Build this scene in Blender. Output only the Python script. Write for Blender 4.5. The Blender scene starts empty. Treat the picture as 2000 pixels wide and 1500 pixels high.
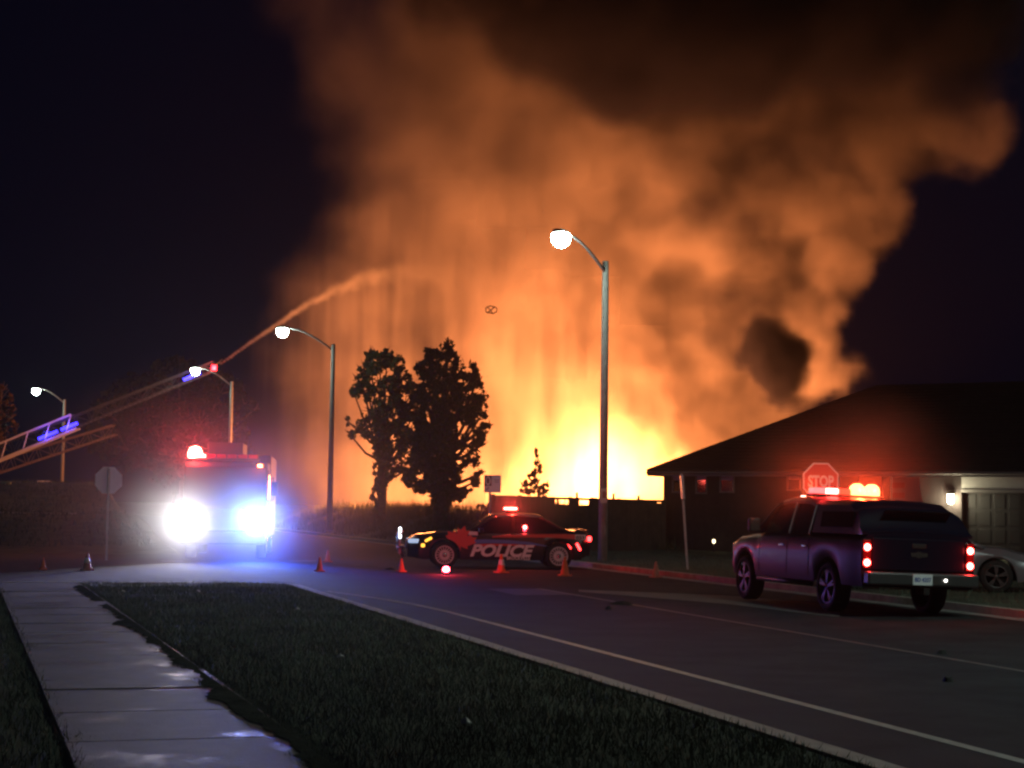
import bpy, bmesh, math, random
from mathutils import Vector, Matrix, Euler

random.seed(11)
scene = bpy.context.scene
col = scene.collection
R = math.radians

# ---------------------------------------------------------------- camera, world, exposure
CAM_H, FOC, PITCH, ROLL = 1.65, 3300.0, 4.16, 0.8      # focal length in pixels of a 2000 px wide picture
cam_d = bpy.data.cameras.new("camera")
cam = bpy.data.objects.new("camera", cam_d)
col.objects.link(cam)
cam_d.sensor_width = 36.0
cam_d.lens = FOC / 2000.0 * 36.0
cam_d.clip_start, cam_d.clip_end = 0.1, 2000.0
CAM_M = Matrix.Translation((0, 0, CAM_H)) @ Matrix.Rotation(R(90 + PITCH), 4, 'X') @ Matrix.Rotation(R(ROLL), 4, 'Z')
cam.matrix_world = CAM_M
scene.camera = cam

world = bpy.data.worlds.new("World")
scene.world = world
world.use_nodes = True
bg = world.node_tree.nodes["Background"]
bg.inputs[0].default_value = (0.18, 0.24, 1.0, 1)
bg.inputs[1].default_value = 0.0045

scene.view_settings.view_transform = 'Standard'
scene.view_settings.look = 'None'
scene.view_settings.exposure = 0.0
scene.view_settings.gamma = 1.0
scene.view_settings.use_curve_mapping = False
scene.render.engine = 'CYCLES'
cy = scene.cycles
cy.max_bounces = 6
cy.diffuse_bounces = 2
cy.glossy_bounces = 3
cy.transmission_bounces = 4
cy.transparent_max_bounces = 12
cy.volume_bounces = 1
cy.volume_step_rate = 2.7
cy.volume_max_steps = 512
cy.sample_clamp_indirect = 4.0
cy.use_adaptive_sampling = False
cy.filter_width = 2.5
scene.render.use_motion_blur = False


def at(px, py, dist):
    """the place that is `dist` metres ahead of the camera and shows at photo pixel (px, py)"""
    d = Vector(((px - 1000) / FOC, -(py - 750) / FOC, -1.0))
    w = CAM_M.to_3x3() @ d
    return Vector((0, 0, CAM_H)) + w * (dist / w.y)


def gnd(px, py, z=0.0):
    """the place at height z that shows at photo pixel (px, py)"""
    d = CAM_M.to_3x3() @ Vector(((px - 1000) / FOC, -(py - 750) / FOC, -1.0))
    t = (z - CAM_H) / d.z
    return Vector((0, 0, CAM_H)) + d * t


# ---------------------------------------------------------------- helpers: materials
def mat(name, color=(0.5, 0.5, 0.5), rough=0.6, metal=0.0, noise=0.0, nscale=8.0, bump=0.0, bscale=60.0, spec=0.5,
        emit=None, estr=0.0, coat=0.0):
    m = bpy.data.materials.new(name)
    m.use_nodes = True
    nt = m.node_tree
    b = nt.nodes["Principled BSDF"]
    b.inputs["Base Color"].default_value = (*color, 1)
    b.inputs["Roughness"].default_value = rough
    b.inputs["Metallic"].default_value = metal
    b.inputs["Specular IOR Level"].default_value = spec
    if coat:
        b.inputs["Coat Weight"].default_value = coat
        b.inputs["Coat Roughness"].default_value = 0.05
    tc = None
    if noise or bump:
        tc = nt.nodes.new("ShaderNodeTexCoord")
    if noise:
        n = nt.nodes.new("ShaderNodeTexNoise")
        n.inputs["Scale"].default_value = nscale
        n.inputs["Detail"].default_value = 6
        n.inputs["Roughness"].default_value = 0.65
        nt.links.new(tc.outputs["Object"], n.inputs["Vector"])
        r = nt.nodes.new("ShaderNodeMapRange")
        r.inputs["From Min"].default_value = 0.3
        r.inputs["From Max"].default_value = 0.7
        r.inputs["To Min"].default_value = 1 - noise
        r.inputs["To Max"].default_value = 1 + noise
        nt.links.new(n.outputs["Fac"], r.inputs["Value"])
        mx = nt.nodes.new("ShaderNodeVectorMath")
        mx.operation = 'SCALE'
        mx.inputs[0].default_value = color
        nt.links.new(r.outputs["Result"], mx.inputs["Scale"])
        nt.links.new(mx.outputs["Vector"], b.inputs["Base Color"])
    if bump:
        n2 = nt.nodes.new("ShaderNodeTexNoise")
        n2.inputs["Scale"].default_value = bscale
        n2.inputs["Detail"].default_value = 4
        nt.links.new(tc.outputs["Object"], n2.inputs["Vector"])
        bp = nt.nodes.new("ShaderNodeBump")
        bp.inputs["Strength"].default_value = bump
        bp.inputs["Distance"].default_value = 0.02
        nt.links.new(n2.outputs["Fac"], bp.inputs["Height"])
        nt.links.new(bp.outputs["Normal"], b.inputs["Normal"])
    if emit:
        b.inputs["Emission Color"].default_value = (*emit, 1)
        b.inputs["Emission Strength"].default_value = estr
    return m


# ---------------------------------------------------------------- helpers: objects
def tag(o, label=None, cat=None, group=None, kind=None):
    if label: o["label"] = label
    if cat: o["category"] = cat
    if group: o["group"] = group
    if kind: o["kind"] = kind
    return o


def empty(name, loc, rz=0.0, rx=0.0, ry=0.0):
    o = bpy.data.objects.new(name, None)
    o.empty_display_size = 0.2
    col.objects.link(o)
    o.location = loc
    o.rotation_euler = (rx, ry, rz)
    return o


def lamp(name, kind, loc, watts, color, parent=None, radius=0.05, rot=None, spot=None, blend=0.5):
    d = bpy.data.lights.new(name, kind)
    d.energy = watts
    d.color = color
    if kind in ('POINT', 'SPOT'):
        d.shadow_soft_size = radius
    if kind == 'SPOT':
        d.spot_size = R(spot or 60)
        d.spot_blend = blend
    o = bpy.data.objects.new(name, d)
    col.objects.link(o)
    o.location = loc
    if rot: o.rotation_euler = rot
    if parent: o.parent = parent
    return o


class MB:
    """collects shapes into one mesh"""
    def __init__(self):
        self.v, self.f, self.s = [], [], []

    def add(self, vs, fs, smooth=False):
        b = len(self.v)
        self.v += [tuple(p) for p in vs]
        self.f += [tuple(b + i for i in f) for f in fs]
        self.s += [smooth] * len(fs)
        return self

    def box(self, c, size, rot=None):
        x, y, z = size[0] / 2, size[1] / 2, size[2] / 2
        vs = [Vector((sx * x, sy * y, sz * z)) for sx in (-1, 1) for sy in (-1, 1) for sz in (-1, 1)]
        if rot is not None:
            M = Euler(rot).to_matrix() if not isinstance(rot, Matrix) else rot
            vs = [M @ p for p in vs]
        c = Vector(c)
        return self.add([p + c for p in vs], [(0, 1, 3, 2), (4, 6, 7, 5), (0, 4, 5, 1), (2, 3, 7, 6), (0, 2, 6, 4), (1, 5, 7, 3)])

    def bar(self, a, b, w, h=None):
        """a square bar from a to b"""
        a, b = Vector(a), Vector(b)
        h = h or w
        d = (b - a)
        q = d.to_track_quat('Y', 'Z').to_matrix()
        return self.box((a + b) / 2, (w, d.length, h), q)

    def tube(self, pts, r, n=8, cap=True, smooth=True):
        """a round tube through pts; r a number or one per point"""
        pts = [Vector(p) for p in pts]
        rs = r if isinstance(r, (list, tuple)) else [r] * len(pts)
        vs, fs = [], []
        prev = None
        for i, p in enumerate(pts):
            t = (pts[min(i + 1, len(pts) - 1)] - pts[max(i - 1, 0)])
            if t.length < 1e-9: t = Vector((0, 0, 1))
            t.normalize()
            if prev is None:
                u = t.orthogonal().normalized()
            else:
                u = (prev - t * prev.dot(t))
                u = u.normalized() if u.length > 1e-6 else t.orthogonal().normalized()
            prev = u
            w = t.cross(u)
            for k in range(n):
                a = 2 * math.pi * k / n
                vs.append(p + (u * math.cos(a) + w * math.sin(a)) * rs[i])
        for i in range(len(pts) - 1):
            for k in range(n):
                k2 = (k + 1) % n
                fs.append((i * n + k, i * n + k2, (i + 1) * n + k2, (i + 1) * n + k))
        if cap:
            fs.append(tuple(range(n - 1, -1, -1)))
            e = (len(pts) - 1) * n
            fs.append(tuple(e + k for k in range(n)))
        return self.add(vs, fs, smooth)

    def lathe(self, prof, axis='Z', c=(0, 0, 0), n=20, smooth=True, cap=True):
        """prof: (radius, height) pairs turned round an axis"""
        c = Vector(c)
        vs, fs = [], []
        for (r, h) in prof:
            for k in range(n):
                a = 2 * math.pi * k / n
                x, y = r * math.cos(a), r * math.sin(a)
                p = {'Z': (x, y, h), 'X': (h, x, y), 'Y': (y, h, x)}[axis]
                vs.append(Vector(p) + c)
        for i in range(len(prof) - 1):
            for k in range(n):
                k2 = (k + 1) % n
                fs.append((i * n + k, i * n + k2, (i + 1) * n + k2, (i + 1) * n + k))
        if cap and prof[0][0] > 1e-4: fs.append(tuple(range(n - 1, -1, -1)))
        if cap and prof[-1][0] > 1e-4: fs.append(tuple((len(prof) - 1) * n + k for k in range(n)))
        return self.add(vs, fs, smooth)

    def prism(self, poly, y0, y1, axis='Y'):
        """a polygon given in two axes, pushed along the third"""
        n = len(poly)
        def P(a, b, h):
            return {'Y': (a, h, b), 'X': (h, a, b), 'Z': (a, b, h)}[axis]
        vs = [P(a, b, y0) for a, b in poly] + [P(a, b, y1) for a, b in poly]
        fs = [tuple(range(n)), tuple(range(2 * n - 1, n - 1, -1))]
        for i in range(n):
            j = (i + 1) % n
            fs.append((i, i + n, j + n, j))
        return self.add(vs, fs)

    def mesh(self, name):
        me = bpy.data.meshes.new(name)
        me.from_pydata(self.v, [], self.f)
        me.polygons.foreach_set("use_smooth", self.s)
        bm = bmesh.new()
        bm.from_mesh(me)
        bmesh.ops.recalc_face_normals(bm, faces=bm.faces)
        bm.to_mesh(me)
        bm.free()
        return me

    def build(self, name, material, parent=None, bevel=0.0, seg=2, loc=None):
        o = bpy.data.objects.new(name, self.mesh(name))
        col.objects.link(o)
        if material: o.data.materials.append(material)
        if parent: o.parent = parent
        if loc is not None: o.location = loc
        if bevel:
            md = o.modifiers.new("bevel", 'BEVEL')
            md.width, md.segments, md.limit_method, md.angle_limit = bevel, seg, 'ANGLE', R(35)
            md.harden_normals = False
        return o


def kids(o):
    return [c for c in bpy.data.objects if c.parent == o]


def copy_tree(o, parent=None):
    c = o.copy()
    col.objects.link(c)
    if parent: c.parent = parent
    for ch in kids(o):
        copy_tree(ch, c)
    return c


def text_mesh(s, size, shear=0.0, extrude=0.004, offset=0.0):
    """lettering as mesh data, lying in the XY plane, starting at x=0"""
    cu = bpy.data.curves.new("lettering", 'FONT')
    cu.body = s
    cu.size = size
    cu.shear = shear
    cu.extrude = extrude
    cu.offset = offset
    cu.resolution_u = 3
    ob = bpy.data.objects.new("lettering", cu)
    col.objects.link(ob)
    dg = bpy.context.evaluated_depsgraph_get()
    dg.update()
    me = bpy.data.meshes.new_from_object(ob.evaluated_get(dg))
    bpy.data.objects.remove(ob)
    bpy.data.curves.remove(cu)
    return me


def mesh_obj(name, me, material, parent=None, M=None):
    o = bpy.data.objects.new(name, me)
    col.objects.link(o)
    me.materials.clear()
    me.materials.append(material)
    if parent: o.parent = parent
    if M is not None: o.matrix_local = M
    return o

# ---------------------------------------------------------------- ground, roads, kerbs, pavement
TH = R(16.2)
U = Vector((-math.sin(TH), math.cos(TH), 0))     # along the road, away from the camera
N = Vector((math.cos(TH), math.sin(TH), 0))      # across it, to the right


def rd(s, n, z=0.0):
    return U * s + N * n + Vector((0, 0, z))


def sstep(a, b, x):
    t = min(1, max(0, (x - a) / (b - a)))
    return t * t * (3 - 2 * t)


def hash2(i, j):
    v = math.sin(i * 127.1 + j * 311.7) * 43758.5453
    return v - math.floor(v)


def vnoise(x, y):
    i, j = math.floor(x), math.floor(y)
    fx, fy = x - i, y - j
    fx, fy = fx * fx * (3 - 2 * fx), fy * fy * (3 - 2 * fy)
    return (hash2(i, j) * (1 - fx) + hash2(i + 1, j) * fx) * (1 - fy) + (hash2(i, j + 1) * (1 - fx) + hash2(i + 1, j + 1) * fx) * fy


KL, KR = 5.0, 15.45           # kerb lines of the main road
CS0, CS1 = 33.0, 56.0         # cross street on the left


def height(s, n):
    if n < KL:
        if s < CS0 - 0.01: return 0.10 + 0.03 * (vnoise(s * 1.3, n * 1.3) - 0.5)
        if s < CS1: return -0.05
        h = 0.1 + 0.95 * sstep(CS1, 76, s) + 1.75 * sstep(80, 112, s)
        return h + 0.12 * (vnoise(s * 0.4, n * 0.4) - 0.5)
    if n <= KR: return -0.05
    h = 0.10
    e = sstep(57, 68, s) * sstep(KR, KR + 4.5, n) * 1.15
    h += e * (1 + 0.35 * (vnoise(s * 0.5, n * 0.5) - 0.5))
    h += 0.03 * (vnoise(s * 1.3, n * 1.3) - 0.5)
    return h


def sheet(name, ss, ns, fn, material, kind="structure"):
    vs = [rd(s, n, fn(s, n)) for s in ss for n in ns]
    k = len(ns)
    fs = [(i * k + j, i * k + j + 1, (i + 1) * k + j + 1, (i + 1) * k + j) for i in range(len(ss) - 1) for j in range(k - 1)]
    m = MB()
    m.add(vs, fs, True)
    me = bpy.data.meshes.new(name)
    me.from_pydata([tuple(v) for v in vs], [], fs)
    me.polygons.foreach_set("use_smooth", [True] * len(fs))
    o = bpy.data.objects.new(name, me)
    col.objects.link(o)
    me.materials.append(material)
    if kind: o["kind"] = kind
    return o


def frange(a, b, d):
    n = max(1, int(round((b - a) / d)))
    return [a + (b - a) * i / n for i in range(n + 1)]


M_grass = mat("grass_ground", (0.085, 0.095, 0.07), 0.95, noise=0.5, nscale=1.5, bump=0.8, bscale=25, spec=0.1)
M_asph = mat("asphalt", (0.028, 0.030, 0.032), 0.9, noise=0.35, nscale=1.1, bump=0.9, bscale=90, spec=0.15)
M_conc = mat("concrete", (0.2, 0.195, 0.185), 0.7, noise=0.25, nscale=2.2, bump=0.35, bscale=90, spec=0.4)
M_kerb = mat("kerb_concrete", (0.30, 0.285, 0.25), 0.75, noise=0.3, nscale=3.0, bump=0.4, bscale=60)
M_paint = mat("road_paint", (0.30, 0.30, 0.28), 0.6, noise=0.35, nscale=6.0, bump=0.2, bscale=120)

ss = [-30, -15, 0] + frange(4, 32.98, 1.0) + [33.0] + frange(34, 56, 2) + frange(57, 120, 1.5) + [130, 150, 200, 300, 500, 900]
ns = [-600, -300, -150, -100, -70, -50] + frange(-40, -6, 2) + frange(-5, 4.9, 0.55) + [4.99, 5.0] + [10, 15.449, 15.45] + frange(15.8, 24, 0.7) + frange(26, 60, 3) + [80, 150, 300, 600]
ground = sheet("ground", ss, ns, height, M_grass)
road = sheet("road", [-30, 0] + frange(4, 60, 4) + [80, 120, 200], [KL, 6.5, 8, 10.2, 12, 14, KR], lambda s, n: 0.0, M_asph)
side = sheet("side_street", [CS0, 40, 48, CS1], [-120, -60, -30, -15, -5, 0, KL], lambda s, n: 0.0, M_asph)


def strip(name, s0, s1, n0, n1, z0, z1, material, step=3.0, ragged=0.0, kind="structure"):
    """a long solid strip with the road's direction"""
    m = MB()
    sl = frange(s0, s1, step)
    vs, fs = [], []
    for i, s in enumerate(sl):
        a = n0 + ragged * (vnoise(s * 1.7, 3.1) - 0.5)
        b = n1 + ragged * (vnoise(s * 1.3, 9.4) - 0.5)
        vs += [rd(s, a, z0), rd(s, b, z0), rd(s, b, z1), rd(s, a, z1)]
    for i in range(len(sl) - 1):
        o = i * 4
        for k in range(4):
            k2 = (k + 1) % 4
            fs.append((o + k, o + k2, o + 4 + k2, o + 4 + k))
    fs.append((0, 3, 2, 1)); e = (len(sl) - 1) * 4
    fs.append((e, e + 1, e + 2, e + 3))
    o = m.add(vs, fs).build(name, material)
    if kind: o["kind"] = kind
    return o


kerb1 = strip("kerb", -10, 32.0, KL - 0.02, KL + 0.16, -0.04, 0.125, M_kerb, 1.0, 0.03)
strip("gutter", -10, 32.0, KL + 0.165, KL + 0.46, -0.03, 0.006, M_conc, 2.0, 0.06)
kerb2 = strip("kerb", 22.0, 110.0, KR - 0.16, KR + 0.02, -0.04, 0.13, M_kerb, 1.5, 0.0)
strip("gutter", 22.0, 110.0, KR - 0.50, KR - 0.165, -0.03, 0.006, M_conc, 2.0)
strip("kerb", CS1 + 2, 110.0, KL - 0.18, KL, -0.04, 0.12, M_kerb, 2.0)
# rounded corner of the near kerb into the side street
m = MB()
pts = [rd(32.0 + 1.0 * math.sin(a), 4.09 + 1.0 * math.cos(a), 0.05) for a in [i * math.pi / 16 for i in range(9)]]
pts += [rd(33.0, n, 0.05) for n in (3.0, 1.0, -4, -12, -30)]
for a, b in zip(pts, pts[1:]):
    m.bar(a, b, 0.17, 0.14)
o = m.build("kerb", M_kerb); o["kind"] = "structure"


def paint(name, pts_sn, w, z=0.004, material=None):
    """a painted stripe through (s, n) points"""
    vs, fs = [], []
    P = [rd(s, n, z) for s, n in pts_sn]
    for i, p in enumerate(P):
        t = (P[min(i + 1, len(P) - 1)] - P[max(i - 1, 0)]).normalized()
        q = Vector((t.y, -t.x, 0)) * (w / 2)
        vs += [p - q, p + q]
    fs = [(2 * i, 2 * i + 1, 2 * i + 3, 2 * i + 2) for i in range(len(P) - 1)]
    o = MB().add(vs, fs).build(name, material or M_paint)
    o["kind"] = "structure"
    return o


paint("edge_line", [(s, 6.5) for s in frange(2, 26, 2)] + [(28, 6.4), (30, 6.1), (32, 5.7)], 0.11)
M_faded = mat("faded_paint", (0.065, 0.065, 0.062), 0.7, noise=0.5, nscale=5.0)
paint("lane_line", [(s, 10.2) for s in frange(6, 33, 3)], 0.10, material=M_faded)
paint("white_stripe", [(49.0, 7.6), (49.05, 8.4)], 0.22)  # two short white stripes across the road
paint("white_stripe", [(48.3, 3.9), (48.3, 4.5)], 0.2)

# pale band painted on the asphalt as its sheen, diagonal under the pickup
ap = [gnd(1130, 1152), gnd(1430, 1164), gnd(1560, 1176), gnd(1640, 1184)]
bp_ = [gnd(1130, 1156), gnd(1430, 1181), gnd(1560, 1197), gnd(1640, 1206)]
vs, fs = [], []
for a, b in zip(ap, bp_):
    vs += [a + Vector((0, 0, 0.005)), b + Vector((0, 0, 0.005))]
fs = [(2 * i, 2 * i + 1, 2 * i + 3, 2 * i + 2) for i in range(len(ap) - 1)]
o = MB().add(vs, fs).build("painted_sheen_band", mat("painted_sheen", (0.10, 0.098, 0.092), 0.8, noise=0.3, nscale=1.5, bump=0.3, bscale=60)); o["kind"] = "structure"

# dark patched squares in the asphalt
M_patch = mat("asphalt_patch", (0.03, 0.03, 0.031), 0.9, noise=0.3, nscale=3)
for k, (s, n, l, w) in enumerate([(30.5, 9.0, 2.4, 1.2)]):
    vs = [rd(s + dl + 0.12 * hash2(k, i), n + dn + 0.1 * hash2(i, k), 0.003) for i, (dl, dn) in enumerate([(0, 0), (0, w), (l, w), (l, 0)])]
    o = MB().add(vs, [(0, 1, 2, 3)]).build("road_patch", M_patch); o["kind"] = "structure"

# sidewalk: slabs with recessed joints, wet in places so the headlights glint on them
M_slab = mat("sidewalk_concrete", (0.125, 0.125, 0.125), 0.55, spec=0.5)
nt = M_slab.node_tree
b = nt.nodes["Principled BSDF"]
tc = nt.nodes.new("ShaderNodeTexCoord")
geo = nt.nodes.new("ShaderNodeNewGeometry")
n1 = nt.nodes.new("ShaderNodeTexNoise"); n1.inputs["Scale"].default_value = 1.1; n1.inputs["Detail"].default_value = 7; n1.inputs["Roughness"].default_value = 0.68
nt.links.new(geo.outputs["Position"], n1.inputs["Vector"])
rr = nt.nodes.new("ShaderNodeMapRange"); rr.inputs[1].default_value = 0.50; rr.inputs[2].default_value = 0.66; rr.inputs[3].default_value = 0.74; rr.inputs[4].default_value = 0.36
nt.links.new(n1.outputs["Fac"], rr.inputs[0]); nt.links.new(rr.outputs[0], b.inputs["Roughness"])
cr = nt.nodes.new("ShaderNodeMapRange"); cr.inputs[1].default_value = 0.3; cr.inputs[2].default_value = 0.7; cr.inputs[3].default_value = 1.35; cr.inputs[4].default_value = 0.55
nt.links.new(n1.outputs["Fac"], cr.inputs[0])
sc_ = nt.nodes.new("ShaderNodeVectorMath"); sc_.operation = 'SCALE'; sc_.inputs[0].default_value = (0.125, 0.125, 0.125)
nt.links.new(cr.outputs[0], sc_.inputs["Scale"]); nt.links.new(sc_.outputs[0], b.inputs["Base Color"])
n2 = nt.nodes.new("ShaderNodeTexNoise"); n2.inputs["Scale"].default_value = 60; n2.inputs["Detail"].default_value = 4
nt.links.new(geo.outputs["Position"], n2.inputs["Vector"])
wv = nt.nodes.new("ShaderNodeTexWave"); wv.inputs["Scale"].default_value = 5.0; wv.inputs["Distortion"].default_value = 2.5; wv.bands_direction = 'Y'
nt.links.new(geo.outputs["Position"], wv.inputs["Vector"])
ad = nt.nodes.new("ShaderNodeMath"); ad.operation = 'MULTIPLY_ADD'; ad.inputs[1].default_value = 0.35
nt.links.new(wv.outputs["Fac"], ad.inputs[0]); nt.links.new(n2.outputs["Fac"], ad.inputs[2])
bmp = nt.nodes.new("ShaderNodeBump"); bmp.inputs["Strength"].default_value = 0.4; bmp.inputs["Distance"].default_value = 0.012
nt.links.new(ad.outputs[0], bmp.inputs["Height"]); nt.links.new(bmp.outputs["Normal"], b.inputs["Normal"])

SWA = R(1.75)
def swc(s): return 1.11 - 0.0305 * (s - 10)
m = MB()
q = [rd(s, swc(s) + dn, z) for s, dn, z in ((2, -.7, .02), (2, .7, .02), (2, .7, .112), (2, -.7, .112), (32.6, -.7, .02), (32.6, .7, .02), (32.6, .7, .112), (32.6, -.7, .112))]
sw = m.add(q, [(0, 1, 2, 3), (4, 7, 6, 5), (0, 4, 5, 1), (1, 5, 6, 2), (2, 6, 7, 3), (3, 7, 4, 0)]).build("sidewalk", mat("joint_sand", (0.04, 0.038, 0.03), 0.95))
sw["kind"] = "structure"
s = 2.0
k = 0
slab_me = None
while s < 31.4:
    L = 1.53
    if slab_me is None:
        slab_me = MB().box((0, 0, 0), (1.49, L - 0.03, 0.10)).mesh("sidewalk_slab")
        slab_me.materials.append(M_slab)
    o = bpy.data.objects.new("sidewalk_slab", slab_me)
    col.objects.link(o)
    o.parent = sw
    o.location = rd(s + L / 2, swc(s + L / 2), 0.082 + 0.008 * (hash2(k, 5) - 0.5))
    o.rotation_euler = (0.004 * (hash2(k, 1) - 0.5), 0.006 * (hash2(k, 2) - 0.5), TH + SWA)
    md = o.modifiers.new("bevel", 'BEVEL'); md.width = 0.008; md.segments = 1
    s += L
    k += 1

# soil and roots creeping over the slab's right edge
M_soil = mat("soil", (0.04, 0.045, 0.033), 0.95, noise=0.4, nscale=5, bump=0.6, bscale=40, spec=0.0)
sl = frange(3, 31.6, 0.05)
vs = []
for s in sl:
    n0 = swc(s) + 0.72
    rg = 0.04 + 0.16 * vnoise(s * 1.1, 5) ** 2 + 0.09 * vnoise(s * 4.1, 9) + 0.05 * vnoise(s * 13, 2)
    vs += [rd(s, n0 + 0.15, 0.10), rd(s, n0 - 0.03, 0.137), rd(s, n0 - rg, 0.1355)]
fs = [(i * 3 + k, i * 3 + k + 1, i * 3 + 4 + k, i * 3 + 3 + k) for i in range(len(sl) - 1) for k in range(2)]
o = MB().add(vs, fs, True).build("soil_edge", M_soil)
tag(o, "crumbly soil creeping over the sidewalk's right edge", "soil", kind="stuff")

# grass blades on the verges (nobody could count them)
import numpy as np
rng = np.random.default_rng(5)
M_blade = mat("grass_blade", (0.10, 0.13, 0.09), 0.7, noise=0.5, nscale=0.8, spec=0.25)


def blades(name, count, s_rng, n_rng, hmin, hmax, width, material, lean=0.5, power=1.0, clump=0.0, follow=None):
    s = s_rng[0] + (s_rng[1] - s_rng[0]) * rng.random(count) ** power
    n = n_rng[0] + (n_rng[1] - n_rng[0]) * rng.random(count)
    if follow:
        n = n + np.array([swc(a) for a in s])
    if clump:
        c = np.array([vnoise(a * clump, b * clump) for a, b in zip(s, n)])
        keep = c > 0.35
        s, n = s[keep], n[keep]
        count = len(s)
    if n_rng[0] == 0.9:
        k_ = n > np.array([swc(a) for a in s]) + 0.7
        s, n = s[k_], n[k_]; count = len(s)
    if n_rng[1] == 0.42:
        k_ = n < np.array([swc(a) for a in s]) - 0.68
        s, n = s[k_], n[k_]; count = len(s)
    z = np.array([height(a, b) for a, b in zip(s, n)]) - 0.01
    base = np.outer(s, np.array(U)) + np.outer(n, np.array(N))
    base[:, 2] = z
    h = hmin + (hmax - hmin) * rng.random(count) ** 1.5
    a = rng.random(count) * 6.283
    d = np.stack([np.cos(a), np.sin(a), np.zeros(count)], 1)
    b2 = rng.random(count) * 6.283
    l = np.stack([np.cos(b2), np.sin(b2), np.zeros(count)], 1)
    tip = base + l * (h * lean * rng.random(count))[:, None] + np.stack([0 * h, 0 * h, h], 1)
    v = np.stack([base - d * width / 2, base + d * width / 2, tip], 1).reshape(-1, 3)
    me = bpy.data.meshes.new(name)
    me.vertices.add(count * 3)
    me.vertices.foreach_set("co", v.astype(np.float32).ravel())
    me.loops.add(count * 3)
    me.loops.foreach_set("vertex_index", np.arange(count * 3, dtype=np.int32))
    me.polygons.add(count)
    me.polygons.foreach_set("loop_start", np.arange(0, count * 3, 3, dtype=np.int32))
    me.update(calc_edges=True)
    me.materials.append(material)
    o = bpy.data.objects.new(name, me)
    col.objects.link(o)
    o["kind"] = "stuff"
    return o


tag(blades("grass", 100000, (7, 32.9), (0.9, 4.98), 0.03, 0.10, 0.010, M_blade, 0.8, 1.4), "short dark grass on the verge between sidewalk and kerb", "grass")
tag(blades("grass", 22000, (7, 32.4), (0.52, 0.80), 0.02, 0.06, 0.010, M_blade, 1.2, 1.4, 1.1, True), "grass creeping over the sidewalk's right edge", "grass")
tag(blades("grass", 9000, (7, 32.4), (-0.82, -0.58), 0.02, 0.05, 0.010, M_blade, 1.2, 1.4, 0.8, True), "grass creeping over the sidewalk's left edge", "grass")
tag(blades("grass", 45000, (7, 32.9), (-3.5, 0.42), 0.03, 0.11, 0.010, M_blade, 0.8, 1.2), "dark grass left of the sidewalk", "grass")
M_weed = mat("weed_blade", (0.06, 0.07, 0.035), 0.75, noise=0.5, nscale=0.5, spec=0.2)
tag(blades("weeds", 26000, (58, 112), (15.7, 23.5), 0.2, 0.75, 0.035, M_weed, 0.6, 1.0, 0.45), "tall ragged weeds on the bank below the two trees", "weeds")
tag(blades("grass", 9000, (22, 57), (15.6, 22), 0.03, 0.14, 0.02, M_blade, 0.8), "grass strip between the right-hand kerb and the fence", "grass")
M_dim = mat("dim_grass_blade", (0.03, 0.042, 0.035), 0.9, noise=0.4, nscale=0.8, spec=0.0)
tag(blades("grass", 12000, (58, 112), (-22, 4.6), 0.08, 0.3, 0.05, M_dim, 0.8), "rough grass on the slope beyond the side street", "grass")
# ---------------------------------------------------------------- house, fence
M_brick = mat("dark_brick", (0.03, 0.022, 0.02), 0.9, noise=0.3, nscale=3, bump=0.5, bscale=18)
M_shingle = mat("roof_shingle", (0.013, 0.012, 0.012), 0.9, noise=0.35, nscale=2.5, bump=0.8, bscale=9)
M_white = mat("white_siding", (0.33, 0.325, 0.30), 0.6, noise=0.06, nscale=3)
M_trim = mat("pale_trim", (0.16, 0.15, 0.14), 0.6, noise=0.1, nscale=4)
M_glassd = mat("dark_glass", (0.012, 0.013, 0.016), 0.06, spec=0.6)
M_blind = mat("window_blind", (0.45, 0.44, 0.44), 0.8, noise=0.1, nscale=8)
M_doorp = mat("garage_door_paint", (0.011, 0.0105, 0.009), 0.55, noise=0.1, nscale=2)

A0 = at(1296, 925, 63.5); A0.z = 0
EH = -0.53                                         # turn of the house front
house = empty("house", A0, EH)
tag(house, "dark brick house with a hipped shingle roof and a lit wall lamp, behind the pickup", "house")
HW, HD, HE = 24.0, 12.4, 3.02                      # front length, depth, eave height
Hm = Matrix.Translation(A0) @ Matrix.Rotation(EH, 4, 'Z')
Hi = Hm.inverted()


def hp(px, py, y=0.0):
    """place on the house front (local x, z) that shows at a photo pixel"""
    o = Hi @ Vector((0, 0, CAM_H))
    d = Hi.to_3x3() @ (CAM_M.to_3x3() @ Vector(((px - 1000) / FOC, -(py - 750) / FOC, -1.0)))
    t = (y - o.y) / d.y
    p = o + d * t
    return p.x, p.z


# walls: front in pieces round the openings
xl = [0.0]
porch0, _ = hp(1640, 950)
porch1, _ = hp(1846, 950)
gar0, _ = hp(1878, 1000)
gar1, gz = hp(1992, 963)
PD = 1.8                                            # porch depth
w = MB()
w.box((porch0 / 2, 0.12, HE / 2), (porch0, 0.24, HE))
w.box(((porch1 + gar0) / 2, 0.12, HE / 2), (gar0 - porch1, 0.24, HE))
w.box(((gar1 + HW) / 2, 0.12, HE / 2), (HW - gar1, 0.24, HE))
gtop = 2.35
w.box(((gar0 + gar1) / 2, 0.12, (gtop + HE) / 2), (gar1 - gar0, 0.24, HE - gtop))
w.box((0.12, HD / 2 + 0.12, HE / 2), (0.24, HD - 0.24, HE))
w.box((HW - 0.12, HD / 2 + 0.12, HE / 2), (0.24, HD - 0.24, HE))
w.box((HW / 2, HD - 0.12, HE / 2), (HW - 0.48, 0.24, HE))
w.box((porch0 - 0.1, PD / 2 + 0.24, HE / 2), (0.2, PD, HE))
w.build("wall", M_brick, house)
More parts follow.
